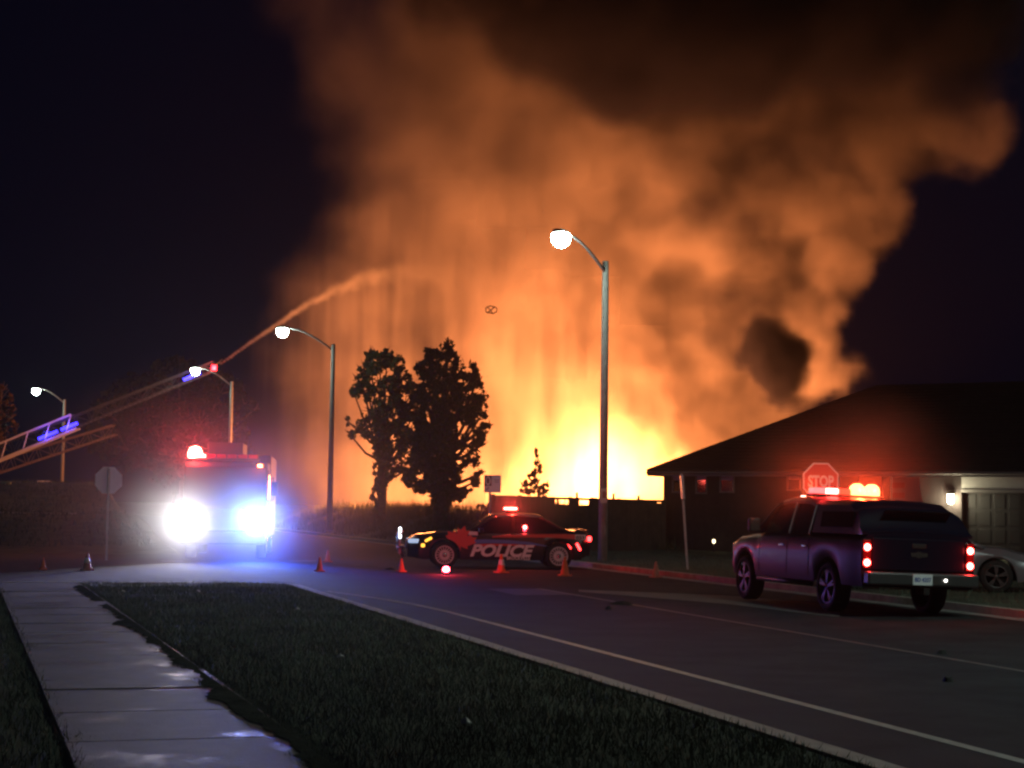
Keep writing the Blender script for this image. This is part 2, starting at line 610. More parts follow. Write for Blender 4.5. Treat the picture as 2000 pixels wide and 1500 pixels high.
# hipped roof with an overhang
ov = 0.45
rise, run = 3.45, HD / 2 + ov
v = [(-ov, -ov, HE), (HW + ov, -ov, HE), (HW + ov, HD + ov, HE), (-ov, HD + ov, HE), (-ov + run, HD / 2, HE + rise), (HW + ov - run, HD / 2, HE + rise)]
r = MB()
r.add(v, [(0, 1, 5, 4), (1, 2, 5), (2, 3, 4, 5), (3, 0, 4)])
roof = r.build("roof", M_shingle, house)
md = roof.modifiers.new("thick", 'SOLIDIFY'); md.thickness = 0.12; md.offset = 1
# courses of shingles standing proud
c = MB()
nc = 26
for i in range(1, nc):
    t = i / nc
    a = Vector(v[0]).lerp(Vector(v[4]), t); b = Vector(v[1]).lerp(Vector(v[5]), t)
    c.bar(a + Vector((0.1, 0, 0.13)), b + Vector((-0.1, 0, 0.13)), 0.14, 0.02)
    a2 = Vector(v[3]).lerp(Vector(v[4]), t)
    c.bar(a + Vector((0, 0.1, 0.13)), a2 + Vector((0, -0.1, 0.13)), 0.14, 0.02)
o = c.build("shingle_courses", M_shingle, roof); o["kind"] = "stuff"
cap = MB()
cap.tube([v[0], v[4]], 0.1, 6); cap.tube([v[4], v[5]], 0.1, 6); cap.tube([v[5], v[1]], 0.1, 6)
cap.build("ridge_cap", M_shingle, roof)
f = MB()
f.box((HW / 2, -ov - 0.012, HE - 0.06), (HW + 2 * ov, 0.02, 0.17))
f.box((-ov - 0.012, HD / 2, HE - 0.06), (0.02, HD + 2 * ov, 0.17))
f.build("fascia", M_trim, house)
sf = MB()
sf.box((HW / 2, -ov / 2 - 0.003, HE - 0.06), (HW + 2 * ov, ov - 0.01, 0.03))
sf.box((-ov / 2 - 0.003, HD / 2 + 0.01, HE - 0.061), (ov - 0.01, HD, 0.03))
sf.build("soffit", M_trim, house)
g = MB()
g.tube([(-ov, -ov - 0.08, HE - 0.02), (HW + ov, -ov - 0.08, HE - 0.02)], 0.055, 6)
g.build("gutter", M_trim, house)
# small windows under the eaves, blinds half down
for (x0, x1, y0, y1, bl) in [(1316, 1335, 927, 960, 0.30), (1362, 1379, 924, 962, 0.26), (1409, 1432, 922, 960, 0.28), (1540, 1562, 918, 956, 0.25)]:
    a, zt = hp(x0, y0); b2, zb = hp(x1, y1)
    zt = min(zt, HE - 0.12)
    fr = MB()
    t = 0.05
    cx, cz, ww, hh = (a + b2) / 2, (zt + zb) / 2, b2 - a, zt - zb
    fr.box((cx, -0.02, zt + t / 2), (ww + 2 * t, 0.06, t)); fr.box((cx, -0.03, zb - t / 2), (ww + 2 * t, 0.09, t))
    fr.box((a - t / 2, -0.02, cz), (t, 0.06, hh)); fr.box((b2 + t / 2, -0.02, cz), (t, 0.06, hh))
    win = fr.build("window", M_trim, house)
    MB().box((cx, -0.006, cz), (ww, 0.012, hh)).build("pane", M_glassd, win)
    MB().box((cx, -0.016, zt - hh * bl / 2), (ww - 0.01, 0.008, hh * bl)).build("blind", M_blind, win)
# porch with a white lit back wall, shutter slats and a square post
pw = MB()
pw.box(((porch0 + porch1) / 2, PD + 0.3, HE / 2), (porch1 - porch0, 0.1, HE))
pw.box((porch1 + 0.05, PD / 2 + 0.24, HE / 2), (0.1, PD, HE))
pw.build("porch_wall", M_white, house)
MB().box(((porch0 + porch1) / 2, PD / 2 + 0.12, HE - 0.09), (porch1 - porch0, PD + 0.2, 0.04)).build("porch_ceiling", M_white, house)
MB().box(((porch0 + porch1) / 2, PD / 2 + 0.1, 0.12), (porch1 - porch0, PD + 0.2, 0.14)).build("porch_floor", M_conc, house)
px_, _ = hp(1731, 950)
po = MB().box((px_, 0.1, (HE - 0.1 + 0.2) / 2), (0.30, 0.26, HE - 0.32)).build("porch_post", M_brick, house)
sh0, _ = hp(1739, 950, PD + 0.24)
sh1, _ = hp(1767, 950, PD + 0.24)
M_slat = mat("slat_paint", (0.30, 0.12, 0.10), 0.6)
for k in range(4):
    MB().box(((sh0 + sh1) / 2, PD + 0.235, 2.62 - k * 0.36), (sh1 - sh0, 0.03, 0.2)).build("shutter_slat", M_slat, house)
# arched dark bracket at the porch's right end
br = MB()
q0, _ = hp(1795, 930); zt = HE - 0.14
poly = [(q0, zt), (porch1, zt), (porch1, zt - 1.5)] + [(porch1 - (porch1 - q0) * math.sin(a) ** 0.8, zt - 1.5 + 1.5 * (1 - math.cos(a))) for a in [R(x) for x in (15, 30, 45, 60, 75, 90)]]
br.prism(poly, 0.02, 0.2, 'Y')
br.build("porch_bracket", M_brick, house)
# garage door, lintel and lamp
gd = MB()
gd.box(((gar0 + gar1) / 2, 0.28, gtop / 2), (gar1 - gar0, 0.06, gtop))
gdo = gd.build("garage_door", M_doorp, house)
for k in range(4):
    for j in range(4):
        wv_ = (gar1 - gar0) / 4
        MB().box((gar0 + (j + 0.5) * wv_, 0.245, gtop / 4 * (k + 0.5)), (wv_ - 0.12, 0.02, gtop / 4 - 0.12)).build("door_panel", M_doorp, gdo, bevel=0.008, seg=1)
MB().box(((gar0 + HW) / 2, -0.035, gtop + 0.06), (HW - gar0, 0.06, 0.10)).build("lintel_trim", M_trim, house)
MB().box(((gar0 + HW) / 2, -0.012, (gtop + 0.12 + HE - 0.08) / 2), (HW - gar0 - 0.02, 0.024, HE - 0.08 - gtop - 0.13)).build("frieze_board", M_white, house)
lx, lz = hp(1859, 976)
wl = MB()
wl.box((lx, -0.04, lz + 0.02), (0.12, 0.06, 0.22)); wl.lathe([(0.0, 0.26), (0.10, 0.2), (0.11, 0.17)], 'Z', (lx, -0.15, lz), 12)
wlo = wl.build("wall_lamp", mat("lamp_metal", (0.05, 0.05, 0.05), 0.4, 0.6), house)
M_warm = mat("warm_lamp_glass", (0.9, 0.85, 0.6), 0.3, emit=(1.0, 0.90, 0.62), estr=150)
MB().lathe([(0.04, -0.14), (0.085, -0.1), (0.095, 0.16), (0.05, 0.19)], 'Z', (lx, -0.15, lz), 12).build("lamp_glass", M_warm, wlo)
lamp("wall_lamp_light", 'POINT', (lx + 0.05, -0.34, lz), 90, (1.0, 0.88, 0.58), house, 0.06)
lx2, lz2 = hp(1407, 1057)
pl = MB().lathe([(0.03, 0.0), (0.03, lz2 - 0.12), (0.05, lz2 - 0.1)], 'Z', (lx2, -0.6, 0), 8)
gl = empty("garden_lamp", A0, EH)
tag(gl, "small warm garden lamp standing low in front of the dark house wall", "lamp")
pl.build("stake", mat("stake_metal", (0.04, 0.04, 0.04), 0.5), gl)
MB().lathe([(0.03, lz2 - 0.07), (0.055, lz2 - 0.02), (0.05, lz2 + 0.05), (0.02, lz2 + 0.07)], 'Z', (lx2, -0.6, 0), 10).build("lamp_glass", mat("garden_lamp_glass", (0.9, 0.8, 0.6), 0.4, emit=(1.0, 0.78, 0.45), estr=5), gl)

# dark board fence from the tree gap to the house corner
M_fence = mat("fence_board", (0.04, 0.03, 0.026), 0.85, noise=0.3, nscale=2.5, bump=0.4, bscale=14)
f0 = at(966, 967, 57.0); f1 = at(1300, 978, 62.5)
fence = empty("board_fence", Vector((f0.x, f0.y, 0)))
tag(fence, "long dark board fence with a scorched broken top, in front of the flames", "fence")
fd = Vector((f1.x - f0.x, f1.y - f0.y, 0))
FL = fd.length
fd.normalize()
fang = math.atan2(fd.y, fd.x)
fence.rotation_euler.z = fang
npan = 36
bw = FL / npan
for i in range(npan):
    x = (i + 0.5) * bw
    top = f0.z + (f1.z - f0.z) * (i / npan) + 0.02 * (hash2(i, 2) - 0.5)
    if i in (12, 13, 14, 17, 18): top -= 0.24
    if i > 23: top -= 0.10 * hash2(i, 7)
    m = MB().box((x, 0.01 * (hash2(i, 1) - 0.5), top / 2), (bw - 0.008, 0.03, top))
    m.build("board", M_fence, fence)
for i in range(0, 8):
    x = i * FL / 7
    top = f0.z + (f1.z - f0.z) * (x / FL) + 0.03
    MB().box((x, 0.07, top / 2), (0.1, 0.1, top)).build("post", M_fence, fence)
rl = MB().bar((0, 0.05, f0.z - 0.05), (FL, 0.05, f1.z - 0.02), 0.05, 0.09)
rl.build("rail", M_fence, fence)
rl = MB().bar((0, 0.05, 0.5), (FL, 0.05, 0.5), 0.05, 0.09)
rl.build("rail", M_fence, fence)
# low burnt wall of the burning building behind it
M_char = mat("charred_wall", (0.02, 0.018, 0.017), 0.95, noise=0.4, nscale=2)
bb = empty("burning_building", (0, 0, 0))
tag(bb, "burnt out building hidden in flames behind the fence, only charred framing left", "building")
m = MB()
b0 = at(1000, 985, 98); b1 = at(1330, 985, 98)
m.box(((b0.x + b1.x) / 2, 98, 0.7), (b1.x - b0.x, 0.3, 1.4))
m.box((b1.x, 104, 0.7), (0.3, 12, 1.4)); m.box((b0.x, 104, 0.7), (0.3, 12, 1.4))
m.build("wall", M_char, bb)
for k in range(9):
    x = b0.x + (b1.x - b0.x) * (k + 0.3 + 0.4 * hash2(k, 3)) / 9
    h = 1.6 + 1.1 * hash2(k, 8)
    MB().bar((x, 98.3, 0.3), (x + 0.5 * (hash2(k, 4) - 0.5), 98.3, h), 0.14).build("stud", M_char, bb)
# ---------------------------------------------------------------- trees and bushes
M_bark = mat("bark", (0.07, 0.055, 0.045), 0.95, noise=0.35, nscale=5, bump=0.8, bscale=12)
M_leaf = mat("leaf", (0.05, 0.07, 0.025), 0.6, noise=0.4, nscale=0.6, spec=0.3)
M_leaf2 = mat("autumn_leaf", (0.05, 0.03, 0.014), 0.7, noise=0.4, nscale=0.6, spec=0.2)


def leaf_mesh(name, lobes, count, size, material, parent, gap=0.30, gscale=1.1, seed=1, shell=0.35, kind=True):
    """leaf-sized faces spread through the lobes; noise opens gaps and makes clumps"""
    r = np.random.default_rng(seed)
    vol = np.array([l[1] * l[1] * (l[2] if len(l) > 2 else 1) for l in lobes])
    pick = r.choice(len(lobes), size=count, p=vol / vol.sum())
    c = np.array([tuple(l[0]) for l in lobes])[pick]
    rad = np.array([l[1] for l in lobes])[pick]
    st = np.array([(l[2] if len(l) > 2 else 1.0) for l in lobes])[pick]
    d = r.normal(size=(count, 3)); d /= np.linalg.norm(d, axis=1)[:, None]
    q = (shell + (1 - shell) * r.random(count)) ** 0.6
    p = c + d * (rad * q)[:, None] * np.stack([np.ones(count), np.ones(count), st], 1)
    # clumping: pull leaves to random twig centres
    ntw = max(12, count // 22)
    tw = p[r.choice(count, ntw, replace=False)]
    near = r.integers(0, ntw, count)
    # nearest twig of a few candidates
    best = near.copy(); bd = np.linalg.norm(p - tw[near], axis=1)
    for _ in range(60):
        cand = r.integers(0, ntw, count)
        dd = np.linalg.norm(p - tw[cand], axis=1)
        m_ = dd < bd
        best[m_] = cand[m_]; bd[m_] = dd[m_]
    p = p + (tw[best] - p) * (0.6 + 0.3 * r.random(count))[:, None]
    g = np.array([vnoise(a * gscale + 7.3, b * gscale + c_ * 0.6) for a, b, c_ in zip(p[:, 0] + seed, p[:, 2], p[:, 1])])
    keep = g > gap
    p = p[keep]; n = len(p)
    a = r.normal(size=(n, 3)); a /= np.linalg.norm(a, axis=1)[:, None]
    b = np.cross(a, r.normal(size=(n, 3))); b /= np.linalg.norm(b, axis=1)[:, None] + 1e-9
    s = (size * (0.6 + 0.8 * r.random(n)))[:, None]
    v = np.stack([p - a * s * 0.5, p + b * s * 0.32, p + a * s * 0.5, p - b * s * 0.32], 1).reshape(-1, 3)
    me = bpy.data.meshes.new(name)
    me.vertices.add(n * 4); me.vertices.foreach_set("co", v.astype(np.float32).ravel())
    me.loops.add(n * 4); me.loops.foreach_set("vertex_index", np.arange(n * 4, dtype=np.int32))
    me.polygons.add(n); me.polygons.foreach_set("loop_start", np.arange(0, n * 4, 4, dtype=np.int32))
    me.update(calc_edges=True)
    me.materials.append(material)
    o = bpy.data.objects.new(name, me); col.objects.link(o)
    if parent: o.parent = parent
    if kind: o["kind"] = "stuff"
    return o


def tree(name, label, base_px, dist, base_z, lobes_px, trunk_r, count, size, gap=0.3, seed=1, material=None, ivy=None, gscale=1.1, split=0.3, limbs=True):
    """lobes_px: (px, py, radius px, depth offset m, vertical stretch) as they stand at `dist`"""
    r = random.Random(seed)
    bx = at(base_px, 980, dist).x
    base = Vector((bx, dist, base_z))
    t = empty(name, base)
    tag(t, label, "tree")
    k = FOC / dist
    lobes = []
    for l in lobes_px:
        c = at(l[0], l[1], dist + l[3]) - base
        lobes.append((c, l[2] / k, l[4] if len(l) > 4 else 1.0))
    topz = max(l[0].z for l in lobes)
    tr = MB()
    fork = Vector((0, 0, topz * split))
    tr.tube([Vector((0, 0, -0.5)), Vector((0, 0, 0)), Vector((0.04, 0, fork.z * 0.5)), fork, Vector((0.1, 0, topz * (split + 0.15))), Vector((0.0, 0, topz * (split + 0.34)))],
            [trunk_r * 1.35, trunk_r * 1.15, trunk_r, trunk_r * 0.9, trunk_r * 0.55, trunk_r * 0.1], 9)
    tr.build("trunk", M_bark, t)
    if limbs:
        for (c, rr, s_) in lobes:
            if c.z < fork.z * 0.7: continue
            b = MB()
            st = Vector((0, 0, min(fork.z * (0.9 + 0.9 * r.random()), c.z * 0.8)))
            mid = st.lerp(c, 0.5) + Vector((0, 0, -0.06 * c.length)) * (1 if abs(c.x) > 0.5 else 0)
            b.tube([st, mid, c, c + (c - mid).normalized() * rr * 0.6], [trunk_r * 0.4, trunk_r * 0.24, trunk_r * 0.12, 0.012], 6)
            for _ in range(4):
                d = Vector((r.gauss(0, 1), r.gauss(0, 1), r.gauss(0.4, 0.8))).normalized()
                b.tube([c, c + d * rr * 0.5, c + d * rr * 0.95 + Vector((0, 0, 0.1))], [0.05, 0.03, 0.01], 4)
            b.build("limb", M_bark, t)
    leaf_mesh("crown", lobes, count, size, material or M_leaf, t, gap, gscale, seed)
    if ivy:
        il = [(at(a, b, dist) - base, c / k, d) for a, b, c, d in ivy]
        leaf_mesh("ivy", il, int(count * 0.25), size * 0.8, M_leaf, t, 0.12, gscale, seed + 9, 0.6)
    return t


tree("broadleaf_tree", "left-hand one of the two backlit trees, flat-topped with an ivy-clad trunk", 744, 86, 0.95,
     [(742, 706, 26, 0), (712, 722, 20, 0.3), (772, 712, 22, -0.3), (786, 740, 22, 0.2), (738, 745, 30, 0), (712, 765, 22, 0.3), (762, 770, 32, -0.2),
      (728, 800, 26, 0), (770, 812, 34, 0.3), (740, 845, 30, 0), (778, 862, 30, 0), (752, 885, 28, 0), (700, 835, 14, 0), (683, 848, 11, 0), (676, 820, 9, 0), (690, 765, 12, 0),
      (758, 920, 22, 0), (735, 965, 16, 0, 1.2), (800, 915, 22, 0.3), (792, 790, 26, 0.4), (800, 840, 32, 0.3), (812, 800, 22, 0.5), (818, 870, 24, 0.6), (700, 740, 16, 0.2), (722, 690, 14, 0), (756, 690, 14, 0), (808, 760, 18, 0.4)],
     0.26, 13500, 0.22, 0.27, 3, gscale=2.4, ivy=[(740, 1000, 14, 1.6), (741, 960, 15, 1.6), (743, 920, 16, 1.6), (745, 880, 18, 1.5)])
tree("broadleaf_tree", "taller right-hand one of the two backlit trees, with a pointed top", 862, 74, 0.85,
     [(876, 668, 9, 0, 1.6), (872, 692, 14, 0), (846, 700, 18, 0), (880, 725, 20, 0), (850, 735, 22, 0.2), (838, 760, 26, 0), (872, 770, 32, -0.2), (905, 745, 20, 0.2),
      (925, 722, 13, 0), (933, 745, 12, 0.2), (930, 785, 18, 0), (905, 800, 26, 0.2), (935, 820, 22, 0.2), (956, 830, 9, 0), (845, 810, 34, 0), (880, 845, 40, 0), (925, 860, 22, 0.2),
      (838, 860, 30, 0.2), (860, 900, 44, 0), (915, 905, 20, 0.3), (830, 915, 26, 0), (800, 935, 20, 0), (865, 945, 40, 0), (920, 945, 18, 0), (898, 965, 18, 0), (822, 955, 14, 0), (938, 925, 10, 0),
      (822, 720, 16, 0.2), (820, 775, 18, 0.2), (808, 880, 24, 0), (822, 830, 22, 0), (890, 700, 12, 0), (945, 780, 12, 0), (940, 870, 16, 0.2), (838, 690, 12, 0)],
     0.36, 17500, 0.22, 0.26, 5, gscale=2.4, ivy=[(862, 1005, 20, 1.5), (862, 965, 24, 1.5), (864, 920, 26, 1.5), (868, 860, 26, 1.6), (872, 800, 22, 1.6)])
tree("sapling", "thin young tree rising in front of the brightest flames", 1045, 64, 0.1,
     [(1047, 885, 5, 0, 2.0), (1049, 905, 8, 0), (1046, 925, 9, 0), (1055, 918, 7, 0), (1037, 938, 11, 0), (1022, 948, 9, 0), (1046, 950, 16, 0), (1068, 950, 9, 0), (1030, 962, 16, 0), (1058, 965, 14, 0)],
     0.04, 900, 0.17, 0.25, 8, split=0.4, limbs=True)
# round bush beside the fence end
bush_c = at(945, 990, 60)
bsh = empty("bush", Vector((bush_c.x, 60, 0.1)))
tag(bsh, "round dark bush at the left end of the fence, under the property sign", "bush")
st = MB()
for k in range(7):
    a = k * 0.9
    st.tube([(0, 0, 0), (0.2 * math.cos(a), 0.2 * math.sin(a), 0.6), (0.3 * math.cos(a), 0.3 * math.sin(a), 1.3)], [0.03, 0.02, 0.008], 5)
st.build("stems", M_bark, bsh)
leaf_mesh("foliage", [(Vector((0, 0, 1.5)), 0.32), (Vector((0.05, 0, 1.1)), 0.42), (Vector((-0.08, 0, 0.7)), 0.45), (Vector((0.1, 0.1, 0.3)), 0.4)], 1500, 0.13, M_leaf, bsh, 0.1, 2.0, 4)
tree("spreading_tree", "wide dark spreading tree behind the fire engine on the left", 350, 138, 2.0,
     [(350, 760, 75, 0), (270, 780, 60, 2), (430, 770, 55, -1), (478, 790, 26, 0), (220, 815, 55, 1), (300, 840, 70, 3), (390, 830, 70, -3), (450, 850, 45, 0), (190, 860, 40, 0), (250, 880, 55, 0),
      (340, 900, 60, 0), (430, 890, 45, 0), (478, 880, 20, 0), (500, 797, 12, 0)],
     0.5, 14000, 0.42, 0.16, 12, split=0.25, gscale=0.5, material=mat("dark_leaf", (0.02, 0.026, 0.022), 0.8, spec=0.1))
tree("autumn_tree", "brownish tree cut off by the left edge of the picture", -20, 120, 1.5,
     [(-10, 790, 40, 0), (0, 830, 38, 0), (-50, 800, 60, 0), (-40, 860, 60, 0), (5, 760, 16, 0), (-30, 750, 30, 0)],
     0.3, 5000, 0.36, 0.2, 15, material=M_leaf2, split=0.35, gscale=0.6)
# ---------------------------------------------------------------- vehicles
M_black = mat("black_car_paint", (0.012, 0.012, 0.015), 0.28, spec=0.5, coat=0.6)
M_blue = mat("dark_blue_car_paint", (0.007, 0.007, 0.017), 0.36, spec=0.12, coat=0.12)
M_silver = mat("silver_car_paint", (0.2, 0.21, 0.235), 0.35, 0.3, coat=0.4)
M_rubber = mat("tyre_rubber", (0.018, 0.018, 0.018), 0.85, bump=0.3, bscale=40)
M_under = mat("underbody", (0.012, 0.012, 0.012), 0.9)
M_chrome = mat("chrome", (0.55, 0.55, 0.56), 0.22, 1.0)
M_steel = mat("painted_steel", (0.8, 0.8, 0.8), 0.45, 0.0)
M_alloy = mat("dark_alloy", (0.12, 0.12, 0.125), 0.4, 0.7)
M_plastic = mat("black_plastic", (0.02, 0.02, 0.02), 0.5)
M_cglass = mat("car_glass", (0.006, 0.007, 0.009), 0.05, spec=0.7)
M_whited = mat("white_reflective_film", (0.85, 0.85, 0.85), 0.45)
M_redd = mat("red_reflective_film", (0.72, 0.07, 0.04), 0.45)
M_blued = mat("blue_reflective_film", (0.10, 0.20, 0.60), 0.45)
M_plate = mat("licence_plate", (0.75, 0.77, 0.80), 0.5)
M_plateink = mat("plate_ink", (0.05, 0.08, 0.35), 0.5)
M_darkink = mat("dark_ink", (0.03, 0.03, 0.03), 0.6)


def glow(name, color, strength, base=None):
    return mat(name, base or tuple(min(0.9, c) for c in color), 0.25, emit=color, estr=strength)


def ip(x, pts):
    for (a, b), (c, d) in zip(pts, pts[1:]):
        if x <= c:
            if x <= a: return b
            t = (x - a) / (c - a)
            t = t * t * (3 - 2 * t)
            return b + (d - b) * t
    return pts[-1][1]


def shell(name, material, parent, x0, x1, step, ringf, cap=True):
    """a skin lofted through rings of left-half points, mirrored"""
    n = int(round((x1 - x0) / step))
    m = MB()
    rings = []
    for i in range(n + 1):
        x = x0 + (x1 - x0) * i / n
        h = ringf(x)
        pts = [(x, y, z) for y, z in h] + [(x, -y, z) for y, z in reversed(h[:-1])]
        rings.append(pts)
    k = len(rings[0])
    vs = [p for r_ in rings for p in r_]
    fs = [(i * k + j, i * k + j + 1, (i + 1) * k + j + 1, (i + 1) * k + j) for i in range(n) for j in range(k - 1)]
    m.add(vs, fs, True)
    if cap:
        m.add(rings[0], [tuple(range(k))]); m.add(rings[-1], [tuple(range(k))])
    o = m.build(name, material, parent)
    md = o.modifiers.new("smooth", 'EDGE_SPLIT') if False else None
    try:
        o.data.set_sharp_from_angle(angle=R(38))
    except Exception:
        pass
    return o


def wheel(parent, x, y, r, w, style="steel", side=1, name="wheel"):
    """wheel > tyre, rim, hub_cap; side = +1 when its outer face points to +y"""
    t = r
    rr = r * 0.70
    prof = [(rr, -w / 2), (t * 0.93, -w / 2), (t, -w / 2 + 0.035), (t, w / 2 - 0.035), (t * 0.93, w / 2), (rr, w / 2), (rr, -w / 2)]
    wh = MB().lathe(prof, 'Y', (0, 0, 0), 36, True, False).build(name, M_rubber, parent, loc=(x, y, r))
    so = side * (w / 2 - 0.02)
    rim = MB()
    rim.lathe([(rr * 1.02, so), (rr * 1.02, so + side * 0.015), (rr * 0.9, so + side * 0.012), (rr * 0.88, so - side * 0.03)], 'Y', (0, 0, 0), 36, True, False)
    if style == "steel":
        n = 18
        for k in range(n):
            a = 2 * math.pi * k / n
            rim.bar((math.cos(a) * rr * 0.52, so - side * 0.005, math.sin(a) * rr * 0.52), (math.cos(a) * rr * 0.9, so - side * 0.005, math.sin(a) * rr * 0.9), 0.028, 0.02)
        rim.lathe([(0.0, so), (rr * 0.30, so + side * 0.012), (rr * 0.55, so), (rr * 0.56, so - side * 0.02)], 'Y', (0, 0, 0), 28, True, False)
    else:
        n = 5
        for k in range(n):
            a = 2 * math.pi * (k + 0.25) / n
            for da in (-0.13, 0.13):
                rim.bar((math.cos(a) * rr * 0.15, so - side * 0.005, math.sin(a) * rr * 0.15), (math.cos(a + da) * rr * 0.92, so - side * 0.005, math.sin(a + da) * rr * 0.92), 0.05, 0.03)
        rim.lathe([(0.0, so + side * 0.01), (rr * 0.22, so + side * 0.005), (rr * 0.24, so - side * 0.02)], 'Y', (0, 0, 0), 20, True, False)
    rim.build("rim", M_steel if style == "steel" else M_alloy, wh)
    MB().lathe([(0.0, so - side * 0.05), (rr * 0.95, so - side * 0.05)], 'Y', (0, 0, 0), 24).build("brake_disc", M_under, wh)
    if style == "steel":
        MB().lathe([(0.0, so + side * 0.03), (rr * 0.20, so + side * 0.028), (rr * 0.27, so + side * 0.006)], 'Y', (0, 0, 0), 20).build("hub_cap", M_chrome, wh)
    return wh


def car(name, loc, rz, paint, spec):
    """a saloon: body, glass house, roof, pillars, wheels, mirrors"""
    t = empty(name, loc, rz)
    L, W, wb, r = spec["L"], spec["W"], spec["wb"], spec["r"]
    xf, xr = wb / 2, -wb / 2
    x1, x0 = xf + spec["fo"], xr - spec["ro"]
    Ra = r + 0.05
    hw = W / 2

    def low(x):
        z = spec["rock"]
        for xw in (xf, xr):
            d = abs(x - xw)
            if d < Ra: z = max(z, r + math.sqrt(Ra * Ra - d * d))
        return z

    def ring(x):
        tw = ip(x, [(x0, 0.80), (x0 + 0.25, 0.96), (x0 + 0.7, 1), (x1 - 0.9, 1), (x1 - 0.3, 0.93), (x1, 0.74)])
        w = hw * tw
        zt = ip(x, spec["deck"])
        zs = zt - ip(x, [(x0, 0.12), (x0 + 0.6, 0.10), (xr, 0.09), (xf, 0.10), (x1, 0.16)])
        zl = low(x)
        zl = max(zl, ip(x, [(x0, spec["rock"] + 0.14), (x0 + 0.5, spec["rock"]), (x1 - 0.5, spec["rock"]), (x1, spec["rock"] + 0.06)]))
        zl = min(zl, zs - 0.06)
        h = zs - zl
        return [(w * 0.975, zl), (w, zl + h * 0.25), (w, zl + h * 0.6), (w * 0.992, zs - 0.03), (w * 0.965, zs), (w * 0.86, zt - 0.01), (w * 0.5, zt + 0.01), (0, zt + 0.018)]
    shell("body", paint, t, x0, x1, 0.04, ring)
    MB().box(((x0 + x1) / 2, 0, spec["rock"] + 0.14), (L - 0.6, W - 0.5, 0.24)).build("underbody", M_under, t)
    # glass house
    g0, g1, g2, g3 = spec["glass"]        # rear base, roof rear, roof front, windscreen base
    zr = spec["roof"]

    def gring(x):
        zb = ip(x, spec["deck"]) - 0.05
        z = ip(x, [(g0, zb + 0.02), (g1, zr - 0.03), ((g1 + g2) / 2, zr), (g2, zr - 0.03), (g3, zb + 0.02)])
        f = (z - zb) / (zr - zb)
        wb_ = hw * 0.93
        wr = wb_ - (hw * 0.24) * f
        return [(wb_, zb), (wr + 0.02, zb + (z - zb) * 0.88), (wr - 0.06, z - 0.004), (wr * 0.5, z + 0.012), (0, z + 0.018)]
    shell("windows", M_cglass, t, g0, g3, 0.06, gring)

    def rring(x):
        p = gring(x)
        return [(p[1][0] + 0.006, p[1][1] - 0.01), (p[1][0] - 0.0, p[1][1] + 0.025), (p[2][0], p[2][1] + 0.012), (p[3][0], p[3][1] + 0.012), (0, p[4][1] + 0.012)]
    shell("roof", paint, t, g1 - 0.12, g2 + 0.08, 0.06, rring)
    for s in (1, -1):
        for (xa, xb) in ((g3 - 0.02, g2 + 0.02), (g0 + 0.05, g1 - 0.08)):
            m = MB()
            pa, pb = gring(xa), gring(xb)
            n_ = 6
            pts = []
            for i in range(n_ + 1):
                x = xa + (xb - xa) * i / n_
                q = gring(x)
                pts.append((x, s * (q[1][0] + 0.0), q[1][1]))
            m.tube(pts, 0.035, 6)
            m.build("pillar", paint, t)
        xm = spec["bpil"]
        q = gring(xm)
        MB().bar((xm, s * (q[0][0] + 0.004), q[0][1]), (xm - 0.04, s * (q[1][0] + 0.004), q[1][1]), 0.09, 0.02).build("pillar", paint, t)
        # door mirror
        zb = ip(g3 - 0.35, spec["deck"])
        MB().box((g3 - 0.45, s * (hw + 0.06), zb + 0.03), (0.13, 0.2, 0.14)).build("door_mirror", paint, t, bevel=0.03)
        # door handles
        for xh in spec["handles"]:
            MB().box((xh, s * (hw + 0.006), ip(xh, spec["deck"]) - 0.17), (0.17, 0.025, 0.03)).build("door_handle", paint, t, bevel=0.008)
        # door shut lines
        for xd in spec["doors"]:
            zt = ip(xd, spec["deck"]) - 0.13
            MB().box((xd, s * (hw + 0.0005), (spec["rock"] + 0.06 + zt) / 2), (0.012, 0.004, zt - spec["rock"] - 0.1)).build("door_seam", M_under, t)
    return t


CHARGER = dict(L=5.05, W=1.9, wb=3.05, r=0.355, fo=0.98, ro=0.86, rock=0.235,
               deck=[(-2.4, 0.94), (-2.25, 1.02), (-1.8, 1.05), (-1.2, 1.0), (0.9, 0.99), (1.5, 0.96), (2.2, 0.88), (2.52, 0.74)],
               glass=(-1.85, -0.95, 0.12, 1.02), roof=1.475, bpil=-0.28, handles=(-1.05, 0.05), doors=(0.98, -0.28, -1.28))

pf, pr = gnd(875, 1109.5), gnd(1083, 1112.5)
pc = (pf + pr) / 2
# nearside wheels stand at the two points; car faces left in the picture, nose a little towards us
HEAD = R(180 + 5.5)
fwd = Vector((math.cos(HEAD), math.sin(HEAD), 0))
left = Vector((-fwd.y, fwd.x, 0))
pcen = Vector((pc.x, pc.y, 0)) - left * 0.80
pol = car("police_car", pcen, HEAD, M_black, CHARGER)
tag(pol, "black police cruiser with red maple leaf and white POLICE lettering, parked across the road", "police car")
for x in (1.525, -1.525):
    for s in (1, -1):
        wheel(pol, x, s * 0.83, 0.355, 0.235, "steel", s)
Y0 = 0.95 + 0.004


def side_text(s, size, x_start, z, material, parent, shear=0.0, offset=0.0, y=Y0, width=None, name="lettering"):
    """flat lettering on the left side, reading towards the tail"""
    me = text_mesh(s, size, shear, 0.003, offset)
    xs = [v.co.x for v in me.vertices]
    sx = (width / (max(xs) - min(xs))) if width else 1.0
    M = Matrix(((-sx, 0, 0, x_start + sx * min(xs)), (0, 0, 1, y), (0, 1, 0, z), (0, 0, 0, 1)))
    me.transform(M)
    return mesh_obj(name, me, material, parent)


def X(px): return (979 - px) / 68.0
def Z(py): return (1111.0 - py) / 73.0


